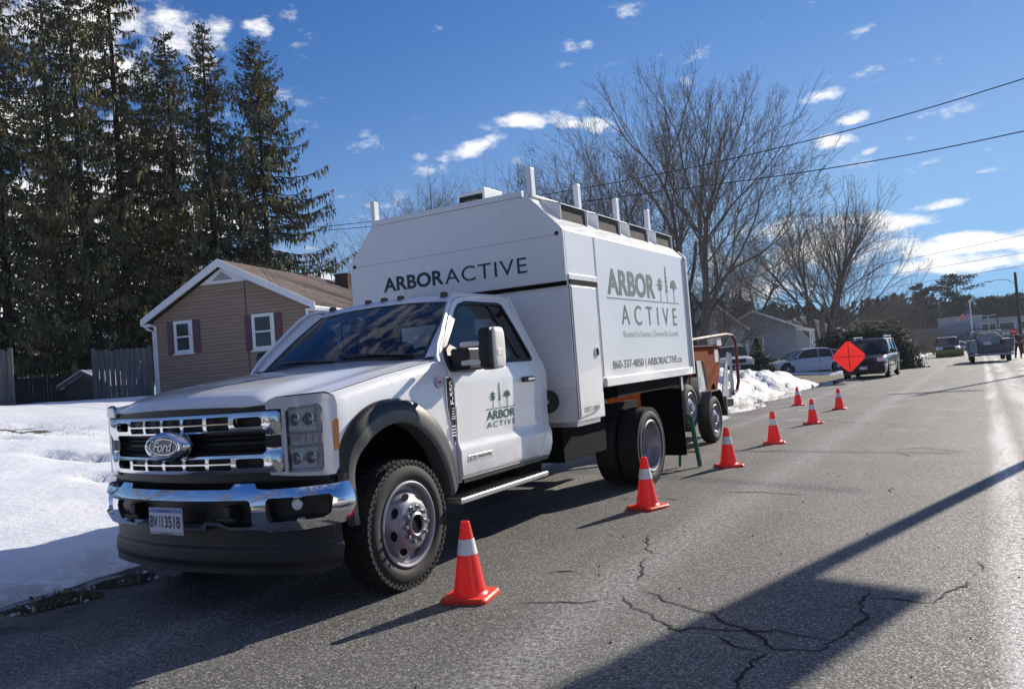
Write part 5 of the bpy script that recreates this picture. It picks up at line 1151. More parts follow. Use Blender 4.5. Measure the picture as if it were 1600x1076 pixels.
MB().tube([(HW+.02, .3, ez-.08), (HW-.02, .5, ez-.22), (x1+.06, .8, ez-.40), (x1+.06, .8, hb_)], .045, 6).build('downspout', trimw, HH); MB().tube([(-.02, .15, ez-.08), (.05, .2, ez-.22), (x0-.05, .25, ez-.34), (x0-.06, .26, hb_)], .045, 6).build('downspout', trimw, HH)
MB().prism([(PK-.95, pz-.72), (PK+1.05, pz-.72), (PK, pz-.16)], 'y', .20, .249).build('gable_trim', trimw, wl)
MB().prism([(PK-.42, pz-.62), (PK+.46, pz-.62), (PK, pz-.30)], 'y', .19, .199).build('gable_vent', mat('vent_grey', (.28, .29, .30), .7), wl)
MB().bb(4.29, 4.315, .235, .249, hb_, rz_(4.3)-.2).build('service_cable', blackp, wl)
def loc_(u, v, pl=.25):
    """photo pixel -> local x, z on the gable wall"""
    n = V((-sin(HA), cos(HA), 0)); o = V((hp.x, hp.y, 0))+n*pl; d = FW + RT*((u-800)/FPX) - UP*((v-538)/FPX); t_ = (o-CAM).dot(n)/d.dot(n); q = CAM+d*t_-V((hp.x, hp.y, 0))
    return q.x*cos(HA)+q.y*sin(HA), q.z
for (u0, v0, u1, v1) in ((275, 502, 304, 551), (397, 491, 432, 545)):
    a, zt = loc_(u0, v0); b_, zb = loc_(u1, v1); a, zb2 = loc_(u0, v1)[0], (zb+loc_(u0, v1+1)[1])/2
    w_ = b_-a
    wf = MB().bb(a, b_, .18, .249, zb2, zt).build('window', trimw, HH, bev=.01)
    MB().bb(a+.11, b_-.11, .174, .179, zb2+.12, zt-.12).build('pane', winglass, wf)
    MB().bb(a+.10, b_-.10, .160, .178, (zb2+zt)/2-.03, (zb2+zt)/2+.03).bb(a+.10, a+.14, .162, .176, zb2+.12, zt-.12).bb(b_-.14, b_-.10, .162, .176, zb2+.12, zt-.12).build('sash', trimw, wf)
    MB().bb(a-.05, b_+.05, .14, .249, zb2-.06, zb2-.002).build('sill', trimw, wf)
    for s0, s1 in ((a-.30, a-.03), (b_+.03, b_+.30)):
        sh_ = MB().bb(s0, s1, .205, .249, zb2-.02, zt-.02).build('shutter', shut, HH, bev=.006)
        MB().bb(s0+.04, s1-.04, .200, .2049, zb2+.05, (zb2+zt)/2-.06).bb(s0+.04, s1-.04, .200, .2049, (zb2+zt)/2+.02, zt-.09).build('louvre', shut, sh_)
MB().bb(PK+.5, PK+1.15, 8.4, 8.9, pz-.9, pz+.30).bb(PK+.46, PK+1.19, 8.36, 8.94, pz+.22, pz+.31).build('chimney', mat('brick', (.10, .055, .045), .9, nscale=14, namt=.3), HH)
for y in (2.2, 4.6): 
    wf = MB().bb(x1, x1+.05, y, y+.9, hb_+.9, hb_+2.1).build('window', trimw, HH, bev=.01); MB().bb(x1+.051, x1+.055, y+.1, y+.8, hb_+1.0, hb_+2.0).build('pane', winglass, wf)
def house(name, label, loc, rz, w_, d_, eh, rh, wm, rm, wins=(), base=-1.2, rake=None, oh=.4):
    r = empty(name, loc, rz, label, 'house')
    wl_ = MB().prism([(-w_/2, base), (w_/2, base), (w_/2, eh), (0, eh+rh), (-w_/2, eh)], 'y', 0, d_).build('wall', wm, r)
    k = rh/(w_/2)
    MB().prism([(-w_/2-oh, eh-oh*k), (0, eh+rh), (w_/2+oh, eh-oh*k), (w_/2+oh, eh-oh*k+.16), (0, eh+rh+.17), (-w_/2-oh, eh-oh*k+.16)], 'y', -.3, d_+.3).build('roof', rm, r)
    MB().prism([(-w_/2-oh, eh-oh*k-.06), (0, eh+rh-.06), (w_/2+oh, eh-oh*k-.06), (w_/2+oh, eh-oh*k+.10), (0, eh+rh+.10), (-w_/2-oh, eh-oh*k+.10)], 'y', -.34, -.302).build('rake_board', rake or trimw, r)
    for (side, a, b_, z0, z1) in wins:
        if side == 'f': f_ = MB().bb(a, b_, -.05, -.001, z0, z1).build('window', trimw, r); MB().bb(a+.08, b_-.08, -.055, -.051, z0+.08, z1-.08).build('pane', winglass, f_)
        else:
            s_ = 1 if side == 'r' else -1; f_ = MB().bb(s_*(w_/2+.001), s_*(w_/2+.05), a, b_, z0, z1).build('window', trimw, r); MB().bb(s_*(w_/2+.051), s_*(w_/2+.055), a+.08, b_-.08, z0+.08, z1-.08).build('pane', winglass, f_)
    return r
gs = siding('grey_siding', (.30, .31, .33), .14); ws_ = siding('white_siding', (.55, .55, .55), .14); grs = shingle('grey_shingle', (.16, .15, .145), (.27, .26, .25)); cream = siding('cream_siding', (.45, .43, .38), .14)
p = at(1192, 545, 62); h3 = house('grey_house', 'small pale grey house with grey roof behind the silver sedan', (p.x-.5, p.y, -.1), rad(14), 6.0, 9, 2.9, 1.35, gs, grs, [('f', -.2, .6, 1.2, 2.3), ('r', 1.2, 2.2, 1.1, 2.2), ('r', 3.4, 4.6, 1.1, 2.2)])
MB().prism([(3.02, 2.75), (4.5, 2.45), (4.5, 2.57), (3.02, 2.9)], 'y', 1.5, 5.5).build('porch_roof', trimw, h3)
for y in (1.6, 3.4, 5.3): MB().bb(4.35, 4.45, y, y+.1, -.3, 2.47).build('porch_post', trimw, h3)
MB().bb(3.1, 4.4, 1.7, 5.3, -.3, .9).build('porch_rail', trimw, h3)
MB().bb(-2.7, -.5, -.06, -.001, -.2, 2.1).build('garage_door', trimw, h3)
p = at(1120, 560, 60); h4 = house('snowy_house', 'low house with a snow-covered roof behind the wood chipper', (p.x, p.y, .2), rad(70), 8, 8.5, 2.6, 1.9, cream, snowm, [('r', 1, 2, 1, 2.1), ('f', -2, -1, 1, 2.1)])
p = at(1262, 545, 80); house('white_house', 'white house beyond the multi-stemmed bare tree', (p.x, p.y, -.6), rad(20), 7, 8, 3.0, 1.6, ws_, grs, [('f', -2, -1, 1.2, 2.3), ('f', .6, 1.6, 1.2, 2.3)])
# left background: neighbours beyond the dark fence
p = at(22, 575, 62); house('neighbour_house', 'pale neighbour house seen through the gap left of the spruce trunk', (p.x, p.y, 1.2), rad(35), 6, 8, 2.9, 1.6, ws_, grs, [('f', -1.2, -.3, 1.1, 2.2)])
p = at(92, 575, 80); house('low_house', 'long brown house with snowy roof far behind the back fence', (p.x, p.y, 1.2), rad(120), 9, 16, 2.4, 1.8, siding('tan_siding', (.22, .19, .15), .14), snowm, [('f', 1, 2, 1, 2)])
shr = mat('shed_roof_snow', (.30, .33, .38), .8, nscale=3, namt=.5); fw_ = mat('rake_dark', (.03, .03, .035), .8)
sh = house('garden_shed', 'dark garden shed with snow on its roof against the back fence', (*at(134, 600, 34.5)[:2], 1.0), rad(25), 1.9, 2.0, .95, .5, mat('shed_dark', (.02, .021, .025), .8, nscale=5, namt=.2), shr, [], base=-.3, oh=.2, rake=fw_)
# school
p = at(1437, 548, 140); SB = empty('school_building', (p.x, p.y, -1.9), rad(22), 'long low grey public building with lit entrance at the end of the road', 'building')
scg = mat('school_grey', (.24, .26, .30), .7, nscale=.6, namt=.08); scl_ = mat('school_light', (.40, .41, .42), .7, nscale=.6, namt=.06); scb = mat('fascia_blue', (.10, .13, .20), .5)
MB().bb(0, 9.2, 0, 12, -.5, 4.2).build('low_wing', scg, SB); MB().bb(9.2, 19.5, -.8, 14, -.5, 5.0).build('tall_wing', scl_, SB)
MB().bb(-.4, 9.6, -1.6, .3, 2.55, 3.05).build('canopy', scb, SB); MB().bb(9.0, 19.7, -1.0, -.82, 4.85, 5.15).build('parapet', scl_, SB); MB().bb(6.6, 12.2, 4, 9, 4.2, 6.0).build('roof_unit', scl_, SB)
glow = mat('lit_glass', (.30, .32, .33), .2, nscale=2, namt=.3)
for a, b_ in ((.6, 2.0), (4.0, 5.1), (5.3, 6.4)):
    f_ = MB().bb(a, b_, -.06, -.001, .1, 2.4).build('entrance_window', scb, SB); MB().bb(a+.12, b_-.12, -.08, -.061, .2, 2.3).build('pane', glow, f_)
for x in (.2, 3.2, 6.8, 9.0): MB().bb(x, x+.18, -1.5, -1.3, -.3, 2.55).build('canopy_post', scb, SB)
for x in (10.0, 12.9, 15.8):
    f_ = MB().bb(x, x+2.4, -.86, -.801, 2.9, 4.3).build('window', trimw, SB); MB().bb(x+.1, x+2.3, -.89, -.861, 3.0, 4.2).build('pane', winglass, f_)
for x in (10.0, 13, 16): MB().bb(x, x+2.3, -.85, -.801, .3, 1.9).build('pane', winglass, SB)
MB().bb(11.6, 19.7, -2.6, -.8, 2.2, 2.6).build('canopy', trimw, SB)
# ------------------------------------------------------------------ fences
fw = mat('fence_grey', (.085, .085, .095), .9); t, b = nt(fw); c = N(t, 'ShaderNodeTexCoord').outputs['Object']; st = N(t, 'ShaderNodeMapping'); st.inputs['Scale'].default_value = (9, 9, .6); L(t, c, st.inputs[0])
L(t, mixc(t, smooth(t, noi(t, st.outputs[0], 1.2, 6, .7), .3, .7), (.055, .055, .063), (.15, .15, .16)), b.inputs['Base Color'])
def fence(name, label, A, B_, h, m_, bw=.156, step=.155, group=None, z=None, posts=True):
    A, B_ = V(A), V(B_); n = max(2, int((B_-A).length/step)); r = empty(name, (A.x, A.y, 0), 0, label, 'fence', group); d = (B_-A); ang = math.atan2(d.y, d.x); rt = M.Rotation(ang, 3, 'Z'); q = MB()
    for i in range(n):
        p = d*((i+.5)/n); zb = (z if z is not None else G(A.x+p.x, A.y+p.y)); hh = h+random.uniform(-.035, .035)
        q.box((p.x, p.y, zb+hh/2-.05), (bw*random.uniform(.93, 1.02), .02, hh), rt @ M.Rotation(random.uniform(-.01, .01), 3, 'Y'))
    q.build('picket_panel', m_, r)
    nrm = V((-d.y, d.x, 0)).normalized()*.05
    zb = [(z if z is not None else G(A.x+d.x*k, A.y+d.y*k)) for k in (0, 1)]
    for hz in (.35, h-.35): MB().tube([nrm+V((0, 0, zb[0]+hz)), V((d.x, d.y, zb[1]+hz))+nrm], .035, 4).build('rail', m_, r)
    if posts:
        for k in (0.004, .996):
            p = d*k; MB().box((p.x, p.y, zb[int(k+.5)]+h/2), (.13, .13, h+.04), rt).build('post', m_, r)
    return r
a, b_ = at(150, 628, 27.5), at(238, 608, 28.3); fence('picket_fence', 'grey weathered board fence joining the left corner of the brown house', (a.x, a.y, 0), (b_.x, b_.y, 0), 1.85, fw, z=a.z-.03)
a, b_ = at(-220, 690, 22.5), at(22, 644, 24.2); fence('picket_fence', 'grey weathered board fence at the far left edge of the yard', (a.x, a.y, 0), (b_.x, b_.y, 0), 1.95, fw, z=b_.z-.02)
dkf = mat('fence_dark', (.016, .015, .016), .95, nscale=6, namt=.3)
a, b_ = at(-150, 640, 37), at(240, 612, 40); fence('back_fence', 'low black-stained fence behind the gap between the grey fences', (a.x, a.y, 0), (b_.x, b_.y, 0), 1.35, dkf, z=1.28, posts=False)
# ------------------------------------------------------------------ trees
def folm(name, c1, c2, c3, sc=1.2):
    mt = mat(name, c1, .9, spec=.2); t, b = nt(mt); c = N(t, 'ShaderNodeTexCoord').outputs['Object']
    col = mixc(t, smooth(t, noi(t, c, sc, 3), .40, .62), c1, c2); col = mixc(t, mth(t, 'MULTIPLY', smooth(t, noi(t, c, sc*4, 2), .52, .7), .7), col, c3)
    L(t, col, b.inputs['Base Color']); return mt
spm = folm('spruce_needles', (.055, .070, .040), (.18, .155, .070), (.27, .22, .12), .55)
bark = mat('spruce_bark', (.035, .027, .022), .95, nscale=8, namt=.35, bump=.6, bscale=20)
def spruce(name, label, loc, h, r0, seed, rz=0, low=.07, dens=1.0, blunt=.0, group='tall spruces along the back of the yard'):
    R = random.Random(seed); root = empty(name, loc, rz, label, 'tree', group); r0 *= 1.12
    lean = (R.uniform(-.15, .15), R.uniform(-.15, .15))
    tp_ = lambda z: V((lean[0]*sin(z/h*2.5), lean[1]*sin(z/h*3), z))
    MB().tube([tp_(h*k/14)-(V((0, 0, .4)) if k == 0 else V((0, 0, 0))) for k in range(15)], [.20*(h/19)*(1-k/14)**.8+.02 for k in range(15)], 8).build('trunk', bark, root)
    wood = MB(); q = MB(); z = h*low
    while z < h*.995:
        f_ = (z-h*low)/(h*(1-low)); Lmax = r0*((1-f_)**.72)*(.45+.55*min(1, (f_+.12)/.22))+.28+blunt*(1-f_)*0
        nb = 4 if f_ < .8 else 5
        for b_i in range(nb):
            if R.random() > .93: continue
            az = R.uniform(0, 2*pi); Ln = Lmax*R.uniform(.55, 1.12); up0 = (-.28 if f_ < .5 else -.28+.9*(f_-.5))+R.uniform(-.1, .1); base = tp_(z); n = max(4, int(Ln/.22)); P = []
            for k in range(n+1):
                s = k/n; P.append(base+V((cos(az+.15*s)*Ln*s, sin(az+.15*s)*Ln*s, Ln*(up0*s+.34*s*s*s))))
            wood.tube(P, [.035*(1-k/n)*(Ln/3)+.006 for k in range(n+1)], 3, caps=False)
            m_ = int(Ln*15*dens)
            for j in range(m_):
                s = .08+.92*((j+R.random())/m_); k = min(n-1, int(s*n)); p = P[k].lerp(P[k+1], s*n-k)
                # side spray, drooping
                sd = R.choice((-1, 1)); sl_ = (.16+.42*(1-s)*min(1, Ln/2.4))*R.uniform(.5, 1.2); side = V((-sin(az), cos(az), 0))*sd; fwd_ = V((cos(az), sin(az), 0))
                hang = R.uniform(.12, .62)*min(1, .35+Ln/4)*(1 if f_ < .85 else .4)
                tip = p+side*sl_*.8+fwd_*sl_*.55+V((0, 0, -hang*R.uniform(.25, 1)))
                w = R.uniform(.045, .10); wv = V((R.uniform(-1, 1), R.uniform(-1, 1), R.uniform(-.3, .3))).normalized()*w
                mid_ = p.lerp(tip, .5)+V((0, 0, .06))
                q.add([p, mid_+wv, tip, mid_-wv], [(0, 1, 2, 3)])
                if R.random() < .62:
                    p2 = p.lerp(tip, R.uniform(.2, .9)); l2 = R.uniform(.15, .55)*(1 if f_ < .85 else .4); w = R.uniform(.02, .05); wv = V((R.uniform(-1, 1), R.uniform(-1, 1), 0)).normalized()*w
                    dr = V((R.uniform(-.08, .08), R.uniform(-.08, .08), -l2)); q.add([p2-wv*.4, p2+dr*.5-wv, p2+dr, p2+dr*.5+wv], [(0, 1, 2, 3)])
        z += R.uniform(.15, .27)*(h/19)*(1.0 if f_ < .8 else .8)
    o = q.build('crown', spm, root, fix=False, flat=True); wood.build('branches', bark, root, fix=False)
    return root
SPR = [(18, 44, 27, 4.3, 'tall spruce at the left edge of the photo, its trunk beside the pale neighbour house'), (-75, 45, 26, 3.8, 'tall spruce standing just beyond the left edge of the yard'), (100, 50, 28, 4.3, 'dark spruce second from the left, its top touching the upper edge of the photo'),
       (140, 42, 24, 3.9, 'dense spruce behind the gap between the grey fences, third from the left'), (205, 46, 27.5, 4.2, 'tallest spruce, with open upper branches rising above the left half of the yard'), (292, 47, 21.6, 3.6, 'spruce with a leaning olive-brown top behind the peak of the brown house'),
       (352, 44, 20.4, 3.3, 'rounded-top spruce directly above the brown roof'), (432, 45, 19.8, 5.0, 'rightmost spruce, standing free with layered branches against blue sky'), (-190, 47, 22, 4, 'spruce far left, just outside the photo'), (255, 53, 23, 3.8, 'spruce in the second row behind the house peak')]
for i, (u, d, h, r0, lab) in enumerate(SPR):
    p = at(u, 610, d); spruce('spruce_tree', lab, (p.x, p.y, 1.2), h, r0, 20+i, dens=(.55 if i in (1, 8) else 1.0))
barkg = mat('bare_bark', (.105, .090, .078), .9, nscale=5, namt=.25)
twigm = mat('twig', (.125, .102, .085), .9)
def bare(name, label, loc, h, seed, spread=.5, stems=1, lean=0, twig=1.0, r0=.28, rz=0, levels=7, cat='tree', group='bare trees along the street', low=.22, tube_n=5):
    R = random.Random(seed); root = empty(name, loc, rz, label, cat, group); big = MB(); sml = MB(); cnt = [0]
    def seg(p, d, ln, r, lv):
        n = 4 if lv < 3 else 3 if lv < 5 else 2; P = [p]; rr = [r]; dd = d.copy(); r1 = max(.0055, r*.74)
        for k in range(n):
            dd = (dd+V((R.uniform(-1, 1), R.uniform(-1, 1), R.uniform(-.5, 1)))*(.08 if lv < 2 else .15)+V((0, 0, .006 if lv < 4 else .025))).normalized(); P.append(P[-1]+dd*(ln/n)); rr.append(r+(r1-r)*(k+1)/n)
        (big if lv < 3 else sml).tube(P, rr, (8 if lv < 1 else 6 if lv < 3 else 3), caps=False); cnt[0] += 1
        if lv >= levels or cnt[0] > 16000: return
        a = dd.orthogonal().normalized(); b_ = dd.cross(a); az0 = R.uniform(0, 2*pi)
        for k in range(3 if lv in (1, 3) else 2):
            az = az0+k*2.2+R.uniform(-.4, .4); sp_ = spread*(.5 if k == 0 else R.uniform(.85, 1.3)); nd = (dd+(a*cos(az)+b_*sin(az))*sp_).normalized()
            if nd.z < -.05: nd.z = .1
            seg(P[-1], nd, ln*R.uniform(.68, .84)*(1 if k == 0 else .92), r1*(.88 if k == 0 else R.uniform(.55, .75)), lv+1)
        if lv >= 0:
            for k in range(4 if lv < 1 else 3 if lv < 2 else 2):
                i = R.randint(2, len(P)-2) if len(P) > 3 else 1; az = R.uniform(0, 2*pi); nd = (dd*(.75 if lv else .5)+(a*cos(az)+b_*sin(az))*spread*1.9+V((0, 0, .1))).normalized()
                seg(P[i], nd, ln*(R.uniform(.6, .9) if lv < 3 else R.uniform(.5, .7)), max(.0055, rr[i]*(.45 if lv < 2 else .32)), min(levels, lv+(1 if lv < 1 else 2 if lv < 3 else 3)))
    for s in range(stems):
        az = 2*pi*s/stems+R.uniform(-.3, .3); o_ = V((cos(az), sin(az), 0))*(.25 if stems > 1 else 0); d = (V((0, 0, 1))+o_*(1.1 if stems > 2 else .7)+V((lean, 0, 0))).normalized()
        seg(o_*.6+V((0, 0, -.3)), d, h*low*R.uniform(.9, 1.1), r0*(1 if stems == 1 else .62), 0)
    big.build('trunk', barkg, root, fix=False); sml.build('crown', twigm, root, fix=False)
    return root
# built to a nominal height, then measured and scaled to the height in the photograph
def fit_tree(o, h):
    zz_ = sorted(v.co.z for ch in o.children for v in ch.data.vertices); s = h/zz_[int(len(zz_)*.997)]; print('tree', o.name, len(zz_)); o.scale = (s, s, s)
def plant(u, v, d, vtop, label, seed, **k):
    p = at(u, v, d); z = G(p.x, p.y); h = at(u, vtop, d).z-z; o = bare('bare_tree', label, (p.x, p.y, z), h, seed, **k); fit_tree(o, h); return o
plant(1092, 570, 50, 92, 'tallest bare tree, forking low, directly behind the rear of the white truck', 4, spread=.36, stems=2, r0=.45, low=.25, levels=8)
plant(1285, 553, 74, 288, 'multi-stemmed bare tree rising behind the silver sedan', 9, spread=.36, stems=5, r0=.45, low=.27, levels=7)
plant(1040, 570, 58, 225, 'bare tree between the truck roof and the tallest tree', 14, spread=.5, r0=.24, twig=.9)
plant(955, 570, 62, 228, 'bare tree with fine twigs above the middle of the truck box', 15, spread=.5, r0=.24, twig=1.1)
plant(880, 570, 66, 262, 'bare tree crown just right of the centre stake on the truck roof', 16, spread=.55, r0=.2, twig=.8)
plant(1170, 560, 66, 330, 'low broad bare tree between the two tall bare trees', 17, spread=.65, r0=.2, twig=1.1, stems=2)
plant(815, 570, 76, 268, 'bare tree crown left of the first roof stake', 18, spread=.5, r0=.2, twig=.7)
plant(728, 570, 76, 282, 'bare tree top rising behind the roof beacon', 19, spread=.5, r0=.2, twig=.7)
plant(655, 570, 80, 300, 'small bare tree top above the front of the truck box', 21, spread=.55, r0=.2, twig=.6)
plant(1122, 565, 52, 440, 'small bushy bare tree over the wood chipper', 22, spread=.5, r0=.10, stems=2, levels=5)
plant(1395, 550, 110, 455, 'small bare tree beyond the dark parked car', 23, spread=.6, r0=.14, twig=.5, stems=2)
# evergreens and shrubs
leafm = folm('evergreen_leaves', (.018, .030, .018), (.038, .055, .028), (.09, .11, .075), 1.6)
def leafmass(name, label, loc, rx, ry, rz_h, n, seed, cat='shrub', cone=False, size=.09, mt_=None):
    R = random.Random(seed); root = empty(name, loc, 0, label, cat); q = MB(); lumps = [(V((R.uniform(-.6, .6)*rx, R.uniform(-.6, .6)*ry, R.uniform(.1, .75)*rz_h)), R.uniform(.25, .5)) for _ in range(14)]
    w = MB()
    for k in range(9):
        a = R.uniform(0, 2*pi); w.tube([(0, 0, -.1), (rx*.35*cos(a), ry*.35*sin(a), rz_h*.4), (rx*.75*cos(a), ry*.75*sin(a), rz_h*R.uniform(.45, .85))], [.07, .04, .015], 5)
    for k in range(n):
        if cone:
            t_ = R.random()**1.4; a = R.uniform(0, 2*pi); rr = rx*(1-t_)**.8*R.uniform(.55, 1.08)+.03; p = V((rr*cos(a), rr*sin(a), rz_h*t_))
        else:
            th = R.uniform(0, 2*pi); ph = math.acos(R.uniform(-.15, 1)); rr = R.uniform(.62, 1.04)*(1+.16*fbm(cos(th)*2+seed, sin(th)*2+ph, 1.3)); p = V((rx*rr*cos(th)*sin(ph), ry*rr*sin(th)*sin(ph), max(.02, rz_h*rr*cos(ph))))
        nrm = (p+V((R.uniform(-1, 1), R.uniform(-1, 1), R.uniform(-.6, 1)))*rx*.6).normalized(); a = nrm.orthogonal().normalized(); b_ = nrm.cross(a); s = size*R.uniform(.6, 1.5)
        q.add([p+a*s, p+b_*s*.5, p-a*s, p-b_*s*.5], [(0, 1, 2, 3)])
    q.build('foliage', mt_ or leafm, root, fix=False, flat=True); w.build('stem', barkg, root); return root
p = at(1372, 560, 47); leafmass('evergreen_shrub', 'big rounded evergreen bush behind the dark parked car', (p.x, p.y, G(p.x, p.y)), 2.3, 2.2, 2.7, 15000, 3, size=.085)
p = at(1318, 560, 52); leafmass('evergreen_shrub', 'dark evergreen bush between the silver sedan and the dark car', (p.x, p.y, G(p.x, p.y)), 2.2, 2.0, 2.7, 9000, 4, size=.09)
p = at(1184, 566, 52); leafmass('conical_shrub', 'dark cone-shaped evergreen in front of the grey house', (p.x, p.y, G(p.x, p.y)), .65, .65, 2.0, 5000, 5, cone=True, size=.06)
p = at(1212, 572, 50); leafmass('low_shrub', 'low shrub beside the cone-shaped evergreen', (p.x, p.y, G(p.x, p.y)), .9, .8, .7, 2200, 6, size=.06)
p = at(1142, 565, 44); leafmass('snowy_shrub', 'shrub beside the white car behind the wood chipper', (p.x+1.2, p.y-.5, G(p.x, p.y)), 1.3, 1.0, 1.3, 3500, 8, size=.07)
# far pines that stand above the woods
pinem = folm('pine_needles', (.020, .034, .022), (.040, .058, .034), (.06, .075, .05), .25)
def pine(label, u, v, d, vtop, rad_, seed, low=.55):
    p = at(u, v, d); z = -1.9; h = at(u, vtop, d).z-z; R = random.Random(seed); root = empty('pine_tree', (p.x, p.y, z), 0, label, 'tree', 'pines above the far woods')
    MB().tube([(0, 0, 0), (.2, 0, h*.6), (0, 0, h*.97)], [.35, .22, .05], 6).build('trunk', bark, root); q = MB(); w = MB()
    for k in range(26):
        t_ = low+(1-low)*k/26; a = R.uniform(0, 2*pi); ln = rad_*sin(pi*min(1, (1-t_)/(1-low)*.75+.22))*R.uniform(.55, 1.1); b0 = V((0, 0, h*t_)); e = b0+V((cos(a)*ln, sin(a)*ln, ln*.18)); w.tube([b0, e], [.07, .02], 3, caps=False)
        for j in range(170):
            s = R.uniform(.25, 1.05); c = b0.lerp(e, s)+V((R.gauss(0, .5), R.gauss(0, .5), R.gauss(.1, .22)))*min(1.2, rad_/4); nr = V((R.uniform(-1, 1), R.uniform(-1, 1), R.uniform(0, 1))).normalized(); a_ = nr.orthogonal().normalized(); b_ = nr.cross(a_); s_ = R.uniform(.12, .3)
            q.add([c+a_*s_, c+b_*s_*.6, c-a_*s_, c-b_*s_*.6], [(0, 1, 2, 3)])
    q.build('crown', pinem, root, fix=False, flat=True); w.build('branches', bark, root, fix=False)
pine('large round-topped pine above the woods behind the flagpole', 1502, 535, 185, 432, 5.2, 1, low=.5); pine('narrow pine left of the round-topped one', 1446, 535, 190, 446, 3.2, 2, low=.5)
pine('pine at the right end of the woods by the utility pole', 1588, 535, 190, 462, 4.2, 3); pine('broad pine low on the skyline right of the flag', 1552, 535, 195, 466, 4.0, 4)
# the far woods: one mass of crowns
R = random.Random(77); q = MB(); w = MB()
for k in range(520):
    u = R.uniform(560, 1780); d = R.uniform(195, 260); vt = 478+R.uniform(-9, 10)+6*sin(u*.021)-(4 if u > 1400 else 0)+(u-1100)*-.012; p = at(u, 530, d); ztop = at(u, vt, d).z; z0 = -2.2; hh = ztop-z0; rr = R.uniform(1.8, 3.2); con = R.random() < .55
    w.tube([(p.x, p.y, z0), (p.x, p.y, z0+hh*.9)], [.25, .05], 3, caps=False)
    for j in range(190):
        t_ = R.random(); a = R.uniform(0, 2*pi); rad_ = rr*((1-t_)**.7 if con else sin(pi*min(1, .12+t_*.88))**.5)*R.uniform(.4, 1.05); c = V((p.x+rad_*cos(a), p.y+rad_*sin(a), z0+hh*(.02+.98*t_**1.1)))
        nr = V((R.uniform(-1, 1), R.uniform(-1, 1), R.uniform(-.2, 1))).normalized(); a_ = nr.orthogonal().normalized(); b_ = nr.cross(a_); s_ = R.uniform(.35, .85); q.add([c+a_*s_, c+b_*s_*.6, c-a_*s_, c-b_*s_*.6], [(0, 1, 2, 3)])
n0 = len(q.v); q.v += w.v; q.f += [tuple(i+n0 for i in f) for f in w.f]; q.mi += w.mi
tag(q.build('far_woods', pinem, fix=False, flat=True), 'dark wooded ridge running along the horizon beyond the houses', 'woods', kind='stuff')
# grey brush in front of the woods
q = MB()
for k in range(2600):
    u = R.uniform(1100, 1470); d = R.uniform(95, 150); p = at(u, 545, d); z = G(p.x, p.y)-.3; h = R.uniform(2.0, 5.5)*(1.1 if u < 1300 else .8); P = [V((p.x, p.y, z))]; dd = V((R.uniform(-.3, .3), R.uniform(-.3, .3), 1))
    for j in range(3): P.append(P[-1]+dd*(h/3)); dd = (dd+V((R.uniform(-.3, .3), R.uniform(-.3, .3), 0)))
    q.tube(P, [.035, .028, .018, .008], 3, caps=False)
    for j in range(3): s = R.randint(1, 2); q.tube([P[s], P[s]+V((R.uniform(-1, 1), R.uniform(-1, 1), R.uniform(.4, 1.2)))], [.018, .006], 3, caps=False)
tag(q.build('roadside_brush', twigm, fix=False), 'tangle of bare grey brush in front of the far woods', 'brush', kind='stuff')
# ------------------------------------------------------------------ poles, flag, wires
def pole(name, label, cat, loc, h, r, m_, group=None): 
    o = empty(name, loc, 0, label, cat, group); MB().tube([(0, 0, -.3), (0, 0, h*.5), (0, 0, h)], [r, r*.85, r*.65], 10).build('pole', m_, o); return o
woodp = mat('pole_wood', (.075, .060, .048), .9, nscale=4, namt=.25)
p = at(1598.5, 560, 66); z = RZ(p.y); UP1 = pole('utility_pole', 'wooden utility pole with a curved street-lamp arm at the right edge of the photo', 'utility pole', (p.x, p.y, z), at(1598, 424, 66).z-z, .15, woodp)
hz = at(1590, 444, 66).z-z; q = MB().tube([(0, 0, hz), (-.6, -.2, hz+.45), (-1.3, -.4, hz+.52), (-1.75, -.5, hz+.45)], .03, 6).build('lamp_arm', alu, UP1); MB().box((-1.95, -.55, hz+.42), (.6, .22, .10)).build('lamp_head', alu, q, bev=.03)
MB().bb(-.08, .08, -1.2, 1.2, at(1598, 430, 66).z-z-.3, at(1598, 430, 66).z-z-.18).build('crossarm', woodp, UP1)
p = at(1522.5, 552, 88); z = RZ(p.y); FP_ = pole('flagpole', 'white flagpole flying a flag in front of the far school', 'flagpole', (p.x, p.y, z), at(1522, 470, 88).z-z, .09, whitec); FP_.children[0].data.materials[0] = trimw
MB().lathe([(0, -.12), (.09, -.08), (.12, 0), (.09, .08), (0, .12)], (0, 0, at(1522, 470, 88).z-z), (0, 0, 1), 10).build('finial', trimw, FP_)
fz = at(1520, 483, 88).z-z; flr = mat('flag_red', (.50, .03, .05), .8); flw = mat('flag_white', (.72, .68, .68), .8); flb = mat('flag_blue', (.04, .05, .22), .8)
q = MB(); nx = 20; fnf = lambda i, j: V((-.12-1.28*i/nx, .16*sin(i*.62)+.03*j*.2, fz-.06*j-.026*i-.004*i*(13-j)*.3+.03*sin(i*.6)))
for j in range(13):
    for i in range(nx): q.add([fnf(i, j), fnf(i+1, j), fnf(i+1, j+1), fnf(i, j+1)], [(0, 1, 2, 3)], 2 if (j < 7 and i < 8) else (0 if j % 2 == 0 else 1))
fo = q.build('flag', [flr, flw, flb], FP_, fix=False)
q = MB()
for j in range(5):
    for i in range(6):
        c = fnf(1+i, 1+j) + V((0, -.012, 0)); q.add([c+V((.022*cos(a), 0, .022*sin(a))) for a in rng(0, 2*pi, 5)[:5]], [tuple(range(5))])
q.build('flag_stars', flw, fo, fix=False)
